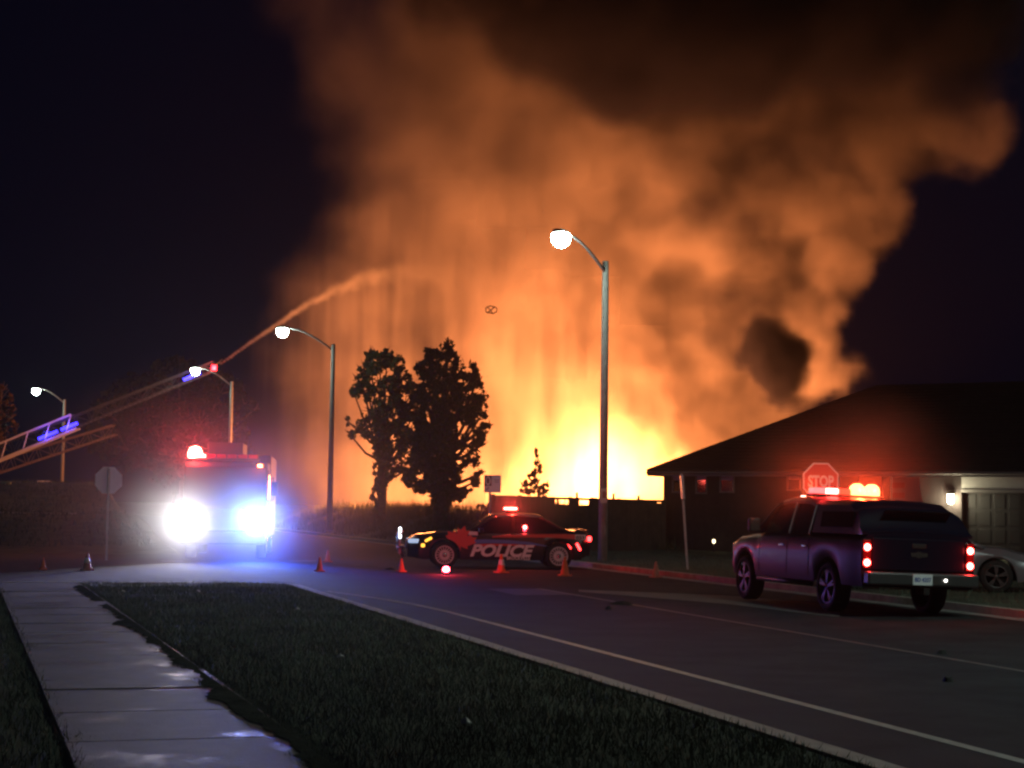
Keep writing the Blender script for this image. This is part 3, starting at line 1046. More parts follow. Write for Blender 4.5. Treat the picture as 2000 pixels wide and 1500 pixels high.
side_text("POLICE", 0.42, X(921), Z(1086), M_whited, pol, 0.3, 0.018, Y0 + 0.004, width=1.72)
side_text("BROCKVILLE", 0.115, X(988), Z(1092.5), M_whited, pol, 0.0, 0.004, Y0 + 0.001, width=0.62)
# maple leaf behind the front wheel
leafp = [(0, 1.0), (0.14, 0.72), (0.30, 0.80), (0.24, 0.42), (0.42, 0.58), (0.48, 0.47), (0.72, 0.50), (0.64, 0.30), (0.76, 0.22), (0.40, -0.06), (0.45, -0.22), (0.05, -0.15), (0.05, -0.5)]
poly = leafp + [(-a, b) for a, b in reversed(leafp) if a > 0]
ca, sa = math.cos(R(-14)), math.sin(R(-14))
cx, cz, sc2 = X(902), Z(1062), 0.56
pts = [(cx - (a * ca - b * sa) * sc2, cz + (a * sa + b * ca) * sc2 * 0.86) for a, b in poly]
def fan(pts, y, th=0.004):
    n = len(pts)
    c = (sum(p[0] for p in pts) / n, sum(p[1] for p in pts) / n)
    vs = [(c[0], y, c[1])] + [(a, y, b) for a, b in pts]
    fs = [(0, i + 1, (i + 1) % n + 1) for i in range(n)]
    return MB().add(vs, fs)
# keep the decal on the panel, clear of the wheel opening
def clear_arch(p):
    dx, dz = p[0] - 1.525, p[1] - 0.355
    d = math.hypot(dx, dz)
    if d < 0.43: return (1.525 + dx * 0.43 / max(d, .01), 0.355 + dz * 0.43 / max(d, .01))
    return p
dense = []
for i in range(len(pts)):
    a, b2 = pts[i], pts[(i + 1) % len(pts)]
    for k in range(4):
        dense.append(clear_arch((a[0] + (b2[0] - a[0]) * k / 4, a[1] + (b2[1] - a[1]) * k / 4)))
fan(dense, Y0 + 0.002).build("maple_leaf_emblem", M_redd, pol)


def ribbon(name, top, bot, y, material):
    n = len(top)
    vs = [(a, y, b) for a, b in top] + [(a, y, b) for a, b in bot]
    return MB().add(vs, [(i, i + 1, n + i + 1, n + i) for i in range(n - 1)]).build(name, material, pol)


def curve(pts):
    return [(X(a), Z(b)) for a, b in pts]
ribbon("blue_stripe", curve([(918, 1055.5), (950, 1054), (990, 1055), (1030, 1058.5), (1060, 1065)]), curve([(924, 1063), (950, 1061.5), (990, 1061.5), (1030, 1063.5), (1060, 1066.5)]), Y0 + 0.0005, M_blued)
ribbon("red_stripe", curve([(932, 1063.5), (960, 1062.3), (1000, 1062.5), (1040, 1065)]), curve([(934, 1068), (960, 1066.5), (1000, 1066), (1040, 1066.5)]), Y0 + 0.001, M_redd)
ribbon("red_belt_stripe", curve([(961, 1048), (990, 1045), (1030, 1043.2), (1080, 1042), (1112, 1042.5)]), curve([(961, 1050), (990, 1050), (1030, 1049.2), (1080, 1049.5), (1112, 1052)]), Y0 + 0.001, M_redd)
ub = curve([(1112, 1042.5), (1132, 1043)]), curve([(1112, 1052), (1132, 1053.5)])
ribbon("unit_number_panel", ub[0], ub[1], Y0 - 0.004, M_whited)
side_text("033", 0.12, X(1113.5), Z(1051.5), M_darkink, pol, 0, 0.004, Y0 + 0.001, width=0.23)
ribbon("fender_tag", curve([(918, 1039), (935, 1039.5)]), curve([(918, 1046), (935, 1046.5)]), Y0 + 0.001, M_whited)
MB().box((-2.18, 0, 1.055), (0.3, 1.5, 0.035)).build("spoiler", mat("spoiler_edge", (0.10, 0.09, 0.085), 0.35), pol, bevel=0.01)
# lights
g_red = glow("red_lamp", (1.0, 0.05, 0.04), 45)
g_rede = glow("red_lamp_soft", (1.0, 0.03, 0.03), 12)
g_amber = glow("amber_lamp", (1.0, 0.45, 0.05), 2.5)
g_white = glow("headlamp_glass", (0.5, 0.7, 1.0), 0.7)
g_blue = glow("blue_lamp", (0.02, 0.10, 1.0), 30)
for s in (1, -1):
    MB().box((2.30, s * 0.70, 0.715), (0.30, 0.30, 0.11), (0, 0, -s * 0.5)).build("headlight", g_white, pol, bevel=0.03)
    MB().box((2.10, s * 0.86, 0.60), (0.10, 0.10, 0.09)).build("indicator", g_amber, pol, bevel=0.02)
    MB().box((1.96, s * 0.935, 0.76), (0.2, 0.03, 0.06), (0, 0.5, 0)).build("side_marker", g_amber, pol, bevel=0.01)
    MB().box((-2.36, s * 0.66, 0.82), (0.10, 0.42, 0.13)).build("tail_light", g_rede, pol, bevel=0.02)
    MB().bar((-2.10, s * 0.925, 0.52), (-2.0, s * 0.94, 0.70), 0.05, 0.05).build("reflector", g_rede, pol)
MB().box((2.50, 0, 0.62), (0.06, 0.9, 0.22)).build("grille", M_plastic, pol)
pb = MB()
for s in (1, -1):
    pb.tube([(2.58, s * 0.30, 0.28), (2.72, s * 0.30, 0.5), (2.72, s * 0.30, 0.86), (2.64, s * 0.30, 0.98)], 0.055, 8)
    pb.box((2.70, s * 0.42, 0.55), (0.05, 0.14, 0.4))
pb.tube([(2.66, -0.62, 0.90), (2.74, -0.3, 0.90), (2.74, 0.3, 0.90), (2.66, 0.62, 0.90)], 0.035, 8)
pb.tube([(2.60, -0.72, 0.56), (2.74, -0.3, 0.52), (2.74, 0.3, 0.52), (2.60, 0.72, 0.56)], 0.04, 8)
pb.build("push_bumper", mat("push_bumper_metal", (0.25, 0.25, 0.26), 0.35, 0.7), pol)
MB().box((2.70, 0.52, 0.92), (0.07, 0.16, 0.30)).build("bumper_glint", glow("glint_glow", (0.85, 0.92, 1.0), 5), pol, bevel=0.03)  # glowing block stands for the bright reflection on the push bumper
lb = MB()
lb.box((-0.30, 0, 1.545), (0.30, 1.15, 0.05))
lbo = lb.build("light_bar", M_plastic, pol, bevel=0.01)
for k in range(4):
    MB().box((-0.30, -0.42 + 0.28 * k, 1.60), (0.27, 0.25, 0.075)).build("lens", g_red, lbo, bevel=0.02)
lamp("police_red_light", 'POINT', (-0.30, 0.62, 1.62), 110, (1.0, 0.04, 0.02), pol, 0.07)
MB().lathe([(0.0, 0.04), (0.055, 0.03), (0.06, -0.03)], 'Y', (-0.62, 0.80, 1.11), 14).build("window_light", g_red, pol)
lamp("police_window_light", 'POINT', (-0.62, 0.90, 1.11), 14, (1.0, 0.03, 0.05), pol, 0.04)

# ---------------------------------------------------------------- pickup
TR = 0.40
pk_head = R(90 + 15.0)
pk_fwd = Vector((math.cos(pk_head), math.sin(pk_head), 0))
pk_left = Vector((-pk_fwd.y, pk_fwd.x, 0))
rear_l = gnd(1628, 1197)
pk_loc = Vector((rear_l.x, rear_l.y, 0)) - pk_left * 0.85 + pk_fwd * 1.72
pk = empty("pickup_truck", pk_loc, pk_head, R(1.6), 0)
tag(pk, "dark blue pickup with a bed topper and red flashing roof light bar, seen from behind", "pickup truck")
PX0, PX1, PHW = -2.92, 2.62, 1.0
PF, PRx = 1.72, -1.72
def p_low(x):
    z = 0.46
    for xw in (PF, PRx):
        d = abs(x - xw)
        if d < TR + 0.08: z = max(z, TR + math.sqrt((TR + 0.08) ** 2 - d * d))
    return z
def p_ring(x):
    tw = ip(x, [(PX0, 0.985), (-2.4, 1), (1.6, 1), (2.3, 0.96), (PX1, 0.82)])
    w = PHW * tw
    zt = ip(x, [(PX0, 1.28), (0.9, 1.28), (1.2, 1.22), (2.1, 1.16), (PX1, 1.0)])
    zs = zt - 0.10
    zl = min(p_low(x), zs - 0.05)
    h = zs - zl
    return [(w * 0.97, zl), (w, zl + h * 0.3), (w * 1.0, zl + h * 0.65), (w * 0.985, zs - 0.02), (w * 0.955, zs + 0.03), (w * 0.88, zt - 0.01), (w * 0.5, zt + 0.015), (0, zt + 0.03)]
shell("body", M_blue, pk, PX0, PX1, 0.05, p_ring)
MB().box((0, 0, 0.58), (4.9, 1.45, 0.22)).build("chassis", M_under, pk)
def c_ring(x):
    zb = 1.24
    z = ip(x, [(-0.98, 1.80), (-0.6, 1.86), (0.1, 1.87), (0.45, 1.83), (1.25, zb + 0.02)])
    f = (z - zb) / 0.63
    wb_ = 0.95
    wr = wb_ - 0.17 * f
    return [(wb_, zb), (wr + 0.03, zb + (z - zb) * 0.86), (wr - 0.05, z - 0.01), (wr * 0.5, z + 0.015), (0, z + 0.02)]
shell("cab_windows", M_cglass, pk, -0.98, 1.25, 0.06, c_ring)
def cr_ring(x):
    p = c_ring(x)
    return [(p[1][0] + 0.008, p[1][1] - 0.02), (p[1][0], p[1][1] + 0.03), (p[2][0], p[2][1] + 0.014), (p[3][0], p[3][1] + 0.014), (0, p[4][1] + 0.014)]
shell("cab_roof", M_blue, pk, -1.0, 0.5, 0.06, cr_ring)
for s in (1, -1):
    pts = []
    for i in range(6):
        x = 1.22 - (1.22 - 0.42) * i / 5
        q = c_ring(x)
        pts.append((x, s * q[1][0], q[1][1]))
    MB().tube(pts, 0.04, 6).build("pillar", M_blue, pk)
    for xm in (-0.15, -0.95):
        q = c_ring(xm)
        MB().bar((xm, s * (q[0][0] + 0.004), q[0][1]), (xm - 0.02, s * (q[1][0] + 0.004), q[1][1]), 0.10, 0.02).build("pillar", M_blue, pk)
    MB().box((0.98, s * 1.13, 1.36), (0.12, 0.22, 0.26)).build("door_mirror", M_plastic, pk, bevel=0.04)
    for xd in (1.02, -0.15, -1.02):
        MB().box((xd, s * (PHW + 0.0005), 0.86), (0.014, 0.004, 0.62)).build("door_seam", M_under, pk)
    for xh in (0.05, -0.88):
        MB().box((xh, s * (PHW + 0.012), 1.04), (0.2, 0.03, 0.035)).build("door_handle", M_chrome, pk, bevel=0.01)
    MB().box((2.44, s * 0.78, 0.93), (0.2, 0.26, 0.2), (0, 0, -s * 0.35)).build("headlight", mat("clear_headlamp", (0.5, 0.52, 0.55), 0.1, spec=0.7), pk, bevel=0.03)
    # two round lamps stacked in each tail light
    tl = MB().box((PX0 - 0.005, s * 0.90, 0.97), (0.06, 0.15, 0.46)).build("tail_light", mat("red_lens", (0.06, 0.004, 0.004), 0.25), pk, bevel=0.02)
    for z in (1.075, 0.835):
        MB().lathe([(0.0, -0.06), (0.055, -0.05), (0.062, -0.02)], 'X', (PX0 + 0.005, s * 0.90, z), 14).build("lamp_lens", g_red, tl)
        lamp("tail_lamp_light", 'POINT', (PX0 - 0.12, s * 0.90, z), 3.5, (1.0, 0.02, 0.02), pk, 0.045)
    wheel(pk, PF, s * 0.86, TR, 0.26, "alloy", s)
    wheel(pk, PRx, s * 0.86, TR, 0.26, "alloy", s)
    MB().tube([(1.1, s * 0.97, 0.42), (-1.1, s * 0.97, 0.42)], 0.045, 8).build("side_step", M_plastic, pk)
def t_ring(x):
    zb = 1.27
    z = ip(x, [(PX0 + 0.02, zb + 0.05), (-2.55, 1.70), (-2.2, 1.82), (-1.06, 1.83)])
    f = (z - zb) / 0.56
    wr = 0.96 - 0.13 * f
    return [(0.96, zb), (wr + 0.02, zb + (z - zb) * 0.84), (wr - 0.08, z - 0.015), (wr * 0.5, z + 0.015), (0, z + 0.025)]
shell("bed_topper", M_blue, pk, PX0 + 0.02, -1.06, 0.05, t_ring)
for s in (1, -1):
    MB().box((-1.9, s * 0.915, 1.50), (1.15, 0.02, 0.26), (s * 0.16, 0, 0)).build("topper_window", M_cglass, pk, bevel=0.008)
MB().box((-2.765, 0, 1.545), (0.02, 1.16, 0.36), (0, R(-46) + R(90) * 0 + 0.0, 0)).build("topper_rear_window", M_cglass, pk, bevel=0.008)
tg = MB().box((PX0 - 0.012, 0, 0.98), (0.03, 1.60, 0.50)).build("tailgate", M_blue, pk, bevel=0.012)
MB().box((PX0 - 0.032, 0, 1.12), (0.02, 0.24, 0.07)).build("tailgate_handle", M_plastic, tg, bevel=0.008)
em = [(-0.15, 0.035), (-0.05, 0.035), (-0.04, 0.05), (0.05, 0.05), (0.04, 0.035), (0.15, 0.035), (0.13, -0.03), (0.045, -0.03), (0.04, -0.045), (-0.05, -0.045), (-0.045, -0.03), (-0.15, -0.03)]
MB().prism([(a, b + 0.98) for a, b in em], PX0 - 0.034, PX0 - 0.027, 'X').build("tailgate_emblem", M_chrome, tg)
bu = MB()
bu.box((PX0 - 0.13, 0, 0.60), (0.20, 1.92, 0.20))
buo = bu.build("rear_bumper", mat("bumper_metal", (0.16, 0.16, 0.165), 0.35, 0.8), pk, bevel=0.03)
MB().box((PX0 - 0.236, 0.04, 0.60), (0.012, 0.34, 0.17)).build("licence_plate", M_plate, buo, bevel=0.004)
me = text_mesh("BD 4207", 0.09, 0, 0.002, 0.002)
xs = [v.co.x for v in me.vertices]
sx = 0.28 / (max(xs) - min(xs))
me.transform(Matrix(((0, 0, -1, PX0 - 0.244), (-sx, 0, 0, 0.04 + 0.14), (0, 1, 0, 0.57), (0, 0, 0, 1))))
mesh_obj("plate_number", me, M_plateink, buo)
MB().lathe([(0.0, -0.02), (0.02, -0.015), (0.022, 0.0)], 'X', (PX0 - 0.235, -0.36, 0.60), 10).build("plate_lamp", glow("plate_lamp_glass", (1, 0.95, 0.85), 8), buo)
MB().box((PX0 - 0.16, 0, 0.42), (0.28, 0.1, 0.1)).build("tow_hitch", M_under, pk)
# roof marker and light bar across the cab roof
MB().box((0.42, 0.45, 1.885), (0.08, 0.08, 0.05)).build("roof_marker", glow("marker_glass", (1.0, 0.9, 0.75), 3), pk, bevel=0.015)
BZ = 1.99
lb2 = MB()
lb2.box((-0.35, 0, BZ - 0.075), (0.26, 1.36, 0.05))
for s in (1, -1): lb2.box((-0.35, s * 0.5, BZ - 0.105), (0.1, 0.06, 0.05))
lb2o = lb2.build("light_bar", M_plastic, pk, bevel=0.01)
g_orange = glow("orange_red_lamp", (1.0, 0.05, 0.015), 45)
g_dimred = glow("dim_red_lamp", (1.0, 0.04, 0.02), 3)
for k in range(3):
    MB().box((-0.35, 0.55 - 0.24 * k, BZ), (0.24, 0.22, 0.10)).build("lens", [g_rede, g_red, g_dimred][k], lb2o, bevel=0.02)
for yy in (-0.20, -0.48):
    MB().lathe([(0.135, -0.05), (0.14, 0.03), (0.12, 0.10), (0.07, 0.145), (0.0, 0.155)], 'Z', (-0.35, yy, BZ), 18).build("rotating_lens", g_orange, lb2o)
    lamp("light_bar_light", 'POINT', (-0.53, yy, BZ + 0.05), 75, (1.0, 0.07, 0.015), pk, 0.06)
lamp("light_bar_light", 'POINT', (-0.05, 0.52, BZ + 0.05), 150, (1.0, 0.07, 0.015), pk, 0.06)

# ---------------------------------------------------------------- parked saloon on the driveway
SEDAN = dict(CHARGER)
SEDAN.update(L=4.5, W=1.75, wb=2.65, r=0.32, fo=0.88, ro=0.95, rock=0.22, roof=1.43,
             deck=[(-2.3, 0.90), (-2.1, 0.99), (-1.5, 1.0), (0.7, 0.95), (1.3, 0.88), (1.9, 0.76), (2.22, 0.62)],
             glass=(-1.75, -0.95, 0.05, 1.1), bpil=-0.25, handles=(-0.9, 0.1), doors=(0.85, -0.25, -1.1))
cf = gnd(1946, 1160, 0.08)
ch_ = R(-14)
cfwd = Vector((math.cos(ch_), math.sin(ch_), 0)); cright = Vector((cfwd.y, -cfwd.x, 0))
cloc = Vector((cf.x, cf.y, 0.1)) - cfwd * 1.325 - cright * 0.75
sed = car("parked_car", cloc, ch_, M_silver, SEDAN)
tag(sed, "silver saloon parked on the driveway, its bonnet showing right of the pickup", "car")
for x in (1.325, -1.325):
    for s in (1, -1):
        wheel(sed, x, s * 0.77, 0.32, 0.2, "alloy", s)
for s in (1, -1):
    MB().box((2.05, s * 0.62, 0.66), (0.26, 0.3, 0.12), (0, 0, -s * 0.45)).build("headlight", mat("clear_lamp", (0.5, 0.52, 0.55), 0.1), sed, bevel=0.03)
    MB().box((-2.24, s * 0.58, 0.78), (0.08, 0.34, 0.14)).build("tail_light", mat("dark_red_lens", (0.2, 0.01, 0.01), 0.2), sed, bevel=0.02)

# ---------------------------------------------------------------- fire engine, coming towards us
fe_c = gnd(436, 1092)
fe_h = math.atan2(-fe_c.y, -fe_c.x - 3.0)
fe = empty("fire_engine", Vector((fe_c.x, fe_c.y, 0)), fe_h)
tag(fe, "fire engine facing the camera with glaring headlights and a red roof beacon", "fire engine")
M_fred = mat("fire_engine_red", (0.012, 0.003, 0.003), 0.6, spec=0.2, coat=0.0)
M_fwhite = mat("fire_engine_white", (0.6, 0.6, 0.6), 0.4, coat=0.3)
M_alu = mat("tread_plate", (0.08, 0.08, 0.085), 0.6, 0.4, bump=0.3, bscale=50)
# x forward (front face at 0), y left, z up
MB().prism([(0.0, 0.55), (0.0, 1.55), (-0.22, 2.72), (-0.45, 2.86), (-2.5, 2.9), (-2.5, 0.55)], -1.22, 1.22, 'Y').build("cab", M_fred, fe, bevel=0.05)
MB().prism([(-2.62, 0.6), (-2.62, 3.15), (-8.2, 3.15), (-8.2, 0.6)], -1.24, 1.24, 'Y').build("body", M_fred, fe, bevel=0.03)
MB().box((-4.3, -0.2, 3.35), (2.6, 1.1, 0.38)).build("roof_locker", M_alu, fe, bevel=0.02)
ws = MB()
for s in (1, -1):
    ws.add([(-0.013, s * 0.05, 1.62), (-0.013, s * 1.08, 1.62), (-0.208, s * 1.04, 2.62), (-0.208, s * 0.05, 2.62)], [(0, 1, 2, 3)])
ws.build("windscreen", mat("dull_windscreen", (0.01, 0.01, 0.012), 0.5, spec=0.15), fe)
for s in (1, -1):
    d = MB().box((-1.05, s * 1.232, 1.7), (0.95, 0.03, 1.9)).build("door", M_fred, fe, bevel=0.01)
    MB().box((-1.08, s * 1.25, 2.15), (0.75, 0.012, 0.7)).build("door_window", M_cglass, d)
    MB().box((-0.72, s * 1.27, 1.55), (0.05, 0.04, 0.2)).build("handle", M_chrome, d)
    mi = MB()
    mi.tube([(-0.12, s * 1.2, 2.35), (0.1, s * 1.42, 2.4), (0.1, s * 1.42, 1.75), (-0.1, s * 1.22, 1.7)], 0.018, 6)
    mio = mi.build("mirror_arm", M_plastic, fe)
    MB().box((0.1, s * 1.44, 2.08), (0.08, 0.2, 0.42)).build("mirror", M_plastic, mio, bevel=0.02)
    for x in (-1.5, -6.2):
        wheel(fe, x, s * 1.05, 0.52, 0.30, "steel", s)
    hh = MB().box((0.02, s * 0.97, 1.05), (0.06, 0.42, 0.30)).build("headlight_housing", M_chrome, fe, bevel=0.02)
    for q in (-0.1, 0.1):
        MB().lathe([(0.085, 0.05), (0.07, 0.07), (0.0, 0.075)], 'X', (0, s * 0.97 + q, 1.05), 16).build("headlight", glow("headlight_glass", (1.0, 0.98, 0.93), 60), hh)
    MB().box((0.02, s * 0.97, 1.36), (0.06, 0.36, 0.16)).build("warning_light", g_blue if s > 0 else glow("cyan_lamp", (0.2, 0.8, 1.0), 12), fe, bevel=0.02)
MB().box((0.20, 0, 0.62), (0.46, 2.44, 0.36)).build("bumper", M_chrome, fe, bevel=0.04)
gr = MB()
for k in range(7): gr.box((0.02, 0, 0.92 + k * 0.08), (0.03, 1.3, 0.045))
gr.box((0.015, 0, 1.16), (0.02, 1.36, 0.62))
gr.build("grille", M_chrome, fe)
for y in (0.93,):
    lbf = MB().box((-0.7, 0, 2.95), (0.4, 1.9, 0.07)).build("light_bar", M_plastic, fe, bevel=0.01)
    for k in range(6):
        MB().box((-0.7, -0.78 + 0.31 * k, 3.04), (0.36, 0.28, 0.12)).build("lens", g_red if k in (0,) else mat("unlit_red_lens", (0.3, 0.02, 0.02), 0.2), lbf, bevel=0.03)
MB().lathe([(0.2, 2.98), (0.22, 3.12), (0.16, 3.28), (0.0, 3.34)], 'Z', (-0.7, -0.95, 0), 16).build("beacon", glow("beacon_glass", (1.0, 0.12, 0.08), 60), fe)
lamp("beacon_blue", 'POINT', (0.2, 1.15, 1.75), 240, (0.02, 0.1, 1.0), fe, 0.08)
MB().box((-0.15, 1.0, 2.76), (0.06, 0.14, 0.09)).build("marker_light", glow("orange_marker", (1.0, 0.25, 0.08), 14), fe, bevel=0.015)
# lit lamps of the engine
lamp("headlight_beam", 'SPOT', (0.16, -0.97, 1.05), 4800, (1.0, 0.97, 0.92), fe, 0.10, rot=(0, R(-92), 0), spot=40, blend=1.0)
lamp("headlight_beam", 'SPOT', (0.16, 0.97, 1.05), 3700, (0.62, 0.80, 1.0), fe, 0.10, rot=(0, R(-92), 0), spot=40, blend=1.0)
lamp("blue_flash", 'SPOT', (0.18, 0.97, 1.36), 8500, (0.02, 0.10, 1.0), fe, 0.10, rot=(0, R(-78), 0), spot=56, blend=1.0)
lamp("cyan_flash", 'POINT', (0.18, 0.60, 1.36), 130, (0.05, 0.45, 1.0), fe, 0.08)
lamp("red_beacon", 'POINT', (-0.42, -0.95, 3.15), 330, (1.0, 0.03, 0.03), fe, 0.10)
lamp("marker_glow", 'POINT', (-0.02, 1.0, 2.78), 40, (1.0, 0.2, 0.06), fe, 0.05)
# ---------------------------------------------------------------- street furniture
M_pole = mat("concrete_pole", (0.33, 0.32, 0.30), 0.8, noise=0.15, nscale=6, bump=0.3, bscale=50)
M_galv = mat("galvanised_metal", (0.35, 0.36, 0.37), 0.5, 0.6, noise=0.1, nscale=9)
M_head = mat("luminaire_metal", (0.22, 0.22, 0.22), 0.5, 0.5)
M_lamp = mat("street_lamp_glass", (0.9, 0.95, 0.9), 0.3, emit=(0.80, 1.0, 0.86), estr=110)


def street_lamp(label, base_px, dist, z0, top_py, head_px, head_py, toward, watts, radius, arm_drop=0.35):
    """pole, arm and head; `toward` = metres the arm reaches towards the camera"""
    b = at(base_px, 1000, dist); b.z = z0
    tp = at(base_px + 2, top_py, dist)
    hd = at(head_px, head_py, dist - toward) - b
    H = tp.z - z0
    t = empty("street_lamp", b)
    tag(t, label, "street lamp", "street lamps along the right side of the road")
    MB().tube([(0, 0, -0.2), (0, 0, H * 0.5), (0, 0, H)], [radius, radius * 0.83, radius * 0.66], 14).build("pole", M_pole, t)
    s = Vector((0, 0, H - arm_drop))
    e = Vector((hd.x, hd.y, hd.z + 0.10))
    flat = Vector((e.x, e.y, 0))
    pts = []
    for i in range(9):
        q = i / 8
        pts.append(s + flat * q + Vector((0, 0, (e.z - s.z) * math.sin(q * math.pi / 2) ** 1.0)))
    MB().tube(pts, [0.05 - 0.012 * i / 8 for i in range(9)], 8).build("arm", M_galv, t)
    ang = math.atan2(flat.y, flat.x)
    d = flat.normalized()
    h = MB()
    sec = [(-0.22, 0.05, 0.05), (-0.05, 0.12, 0.08), (0.2, 0.17, 0.10), (0.42, 0.15, 0.085), (0.56, 0.05, 0.04)]
    rings = []
    for (x, w_, hh) in sec:
        for k in range(10):
            a = 2 * math.pi * k / 10
            rings.append(Vector((x * math.cos(ang) - w_ * math.cos(a) * math.sin(ang), x * math.sin(ang) + w_ * math.cos(a) * math.cos(ang), max(-0.045, hh * math.sin(a)))) + e)
    fs = [(i * 10 + k, i * 10 + (k + 1) % 10, (i + 1) * 10 + (k + 1) % 10, (i + 1) * 10 + k) for i in range(4) for k in range(10)]
    fs += [tuple(range(10)), tuple(range(40, 50))]
    h.add(rings, fs, True)
    ho = h.build("lamp_head", M_head, t)
    c = e + d * 0.2
    g = MB()
    prof = [(0.0, -0.46)] + [(0.28 * math.sin(q), -0.16 - 0.30 * math.cos(q)) for q in [R(x) for x in (18, 36, 54, 72, 90, 108)]] + [(0.24, -0.048)]
    g.lathe(prof, 'Z', c, 18)
    g.build("lamp_glass", M_lamp, ho)
    MB().box((0, -radius * 0.8, 1.0), (0.12, 0.03, 0.25)).build("hand_hole_cover", M_galv, t)
    return t


def GH(base_px, dist):
    p = at(base_px, 1000, dist)
    return p


L1 = street_lamp("nearest street lamp, tall concrete pole standing behind the police car's tail", 1178, 50.3, 0.0, 510, 1103, 462, 1.8, 900, 0.145)
L2 = street_lamp("street lamp on the weedy bank left of the two trees", 644, 81, 0.6, 672, 560, 645, 0.3, 600, 0.15, 0.3)
L3 = street_lamp("street lamp beside the red-lit ladder tip, rising behind the fire engine", 446, 108, 0.9, 745, 388, 722, 0.3, 600, 0.14, 0.3)
L4 = street_lamp("leftmost street lamp, above the blue-lit ladder", 119, 128, 1.2, 780, 76, 762, 0.3, 600, 0.14, 0.3)
pl_ = rd(17.5, 16.6)
L0 = copy_tree(L1)  # added lamp, out of view and brighter than the row, lights road and lettering
L0.location = pl_
M_lamp0 = M_lamp.copy(); M_lamp0.name = "added_lamp_glass"
M_lamp0.node_tree.nodes["Principled BSDF"].inputs["Emission Strength"].default_value = 520
for o_ in kids(L0):
    for q_ in kids(o_):
        q_.data = q_.data.copy(); q_.data.materials[0] = M_lamp0
tag(L0, "street lamp added unseen to light the road, standing beyond the picture's right edge", "street lamp")
# notice taped round the near pole
MB().box((0, -0.146, 2.02), (0.21, 0.012, 0.44)).build("paper_notice", mat("paper", (0.55, 0.48, 0.45), 0.8, noise=0.2, nscale=10), L1)
MB().box((0.02, -0.154, 2.05), (0.10, 0.004, 0.2)).build("notice_print", mat("notice_ink", (0.35, 0.16, 0.14), 0.8), L1)

# ---- stop signs
M_signred = mat("stop_sign_red", (0.55, 0.03, 0.03), 0.45)
M_signwhite = mat("sign_white", (0.8, 0.8, 0.8), 0.45)
M_signback = mat("sign_back", (0.78, 0.80, 0.84), 0.5, 0.0, noise=0.05, nscale=5)


def octagon(r):
    return [(r * math.cos(R(22.5 + 45 * k)), r * math.sin(R(22.5 + 45 * k))) for k in range(8)]


def stop_sign(label, px, py, dist, r_px, facing, z0, back):
    c = at(px, py, dist)
    r = r_px / (FOC / dist)
    t = empty("stop_sign", Vector((c.x, c.y, z0)), facing)
    tag(t, label, "stop sign")
    H = c.z - z0
    MB().prism([(-0.03, 0.012), (-0.03, 0.05), (0.03, 0.05), (0.03, 0.012)], 0, H + r * 0.9, 'Z').build("post", M_galv, t)
    p = MB().prism([(a, b + H) for a, b in octagon(r * 1.08)], -0.006, 0.006, 'Y').build("sign_plate", M_signback, t)
    MB().prism([(a, b + H) for a, b in octagon(r * 1.06)], -0.009, -0.0065, 'Y').build("sign_border", M_signwhite, p)
    MB().prism([(a, b + H) for a, b in octagon(r * 0.99)], -0.012, -0.0095, 'Y').build("sign_face", M_signred, p)
    me = text_mesh("STOP", r * 0.85, 0, 0.002, 0.012)
    xs = [v.co.x for v in me.vertices]
    sx = 1.45 * r / (max(xs) - min(xs))
    me.transform(Matrix(((sx, 0, 0, -0.725 * r), (0, 0, -1, -0.0145), (0, 1, 0, H - 0.29 * r), (0, 0, 0, 1))))
    mesh_obj("lettering", me, M_signwhite, p)
    return t


stop_sign("STOP sign facing us behind the pickup, lit red by its light bar", 1603, 940, 33.8, 36, R(8), 0.1, False)
bs = stop_sign("stop sign seen from its bare grey back, on the far corner at left", 212, 938, 47.5, 26, R(180 + 26), 0.0, True)

# ---- property sign on its post
c = at(962, 945, 58.5)
ps = empty("property_sign", Vector((c.x, c.y, 0.1)), R(4))
tag(ps, "white property sign with a dark emblem panel, on a post left of the fence", "sign")
H = c.z - 0.1
k = 58.5 / FOC
MB().tube([(-0.02 - 0.06, 0.05, 0), (-0.02 - 0.06, 0.05, H + 0.3)], 0.045, 8).build("post", M_galv, ps)
w_, h_ = 33 * k, 34 * k
MB().box((0, 0, H), (w_, 0.03, h_)).build("sign_board", mat("sign_cream", (0.62, 0.58, 0.62), 0.6), ps, bevel=0.004)
MB().box((-w_ * 0.27, -0.018, H + h_ * 0.17), (w_ * 0.42, 0.006, h_ * 0.58)).build("emblem_panel", mat("emblem_purple", (0.06, 0.02, 0.06), 0.6), ps)
em = []
for q in range(16):
    a = 2 * math.pi * q / 16
    em.append((-w_ * 0.27 + w_ * 0.12 * math.cos(a), H + h_ * 0.17 + h_ * 0.22 * math.sin(a)))
eo = MB()
for q in range(16):
    a, b = em[q], em[(q + 1) % 16]
    eo.bar((a[0], -0.024, a[1]), (b[0], -0.024, b[1]), 0.02, 0.03)
eo.build("emblem_ring", M_signwhite, ps)
M_greyink = mat("grey_ink", (0.22, 0.2, 0.22), 0.7)
for q, (zz, ww) in enumerate([(0.22, 0.30), (0.10, 0.22)]):
    MB().box((w_ * 0.25, -0.017, H + h_ * zz), (w_ * ww, 0.004, h_ * 0.05)).build("print_line", M_greyink, ps)
MB().bar((-w_ * 0.38, -0.018, H - h_ * 0.38), (-w_ * 0.22, -0.018, H - h_ * 0.2), 0.004, 0.05).build("print_mark", M_greyink, ps)

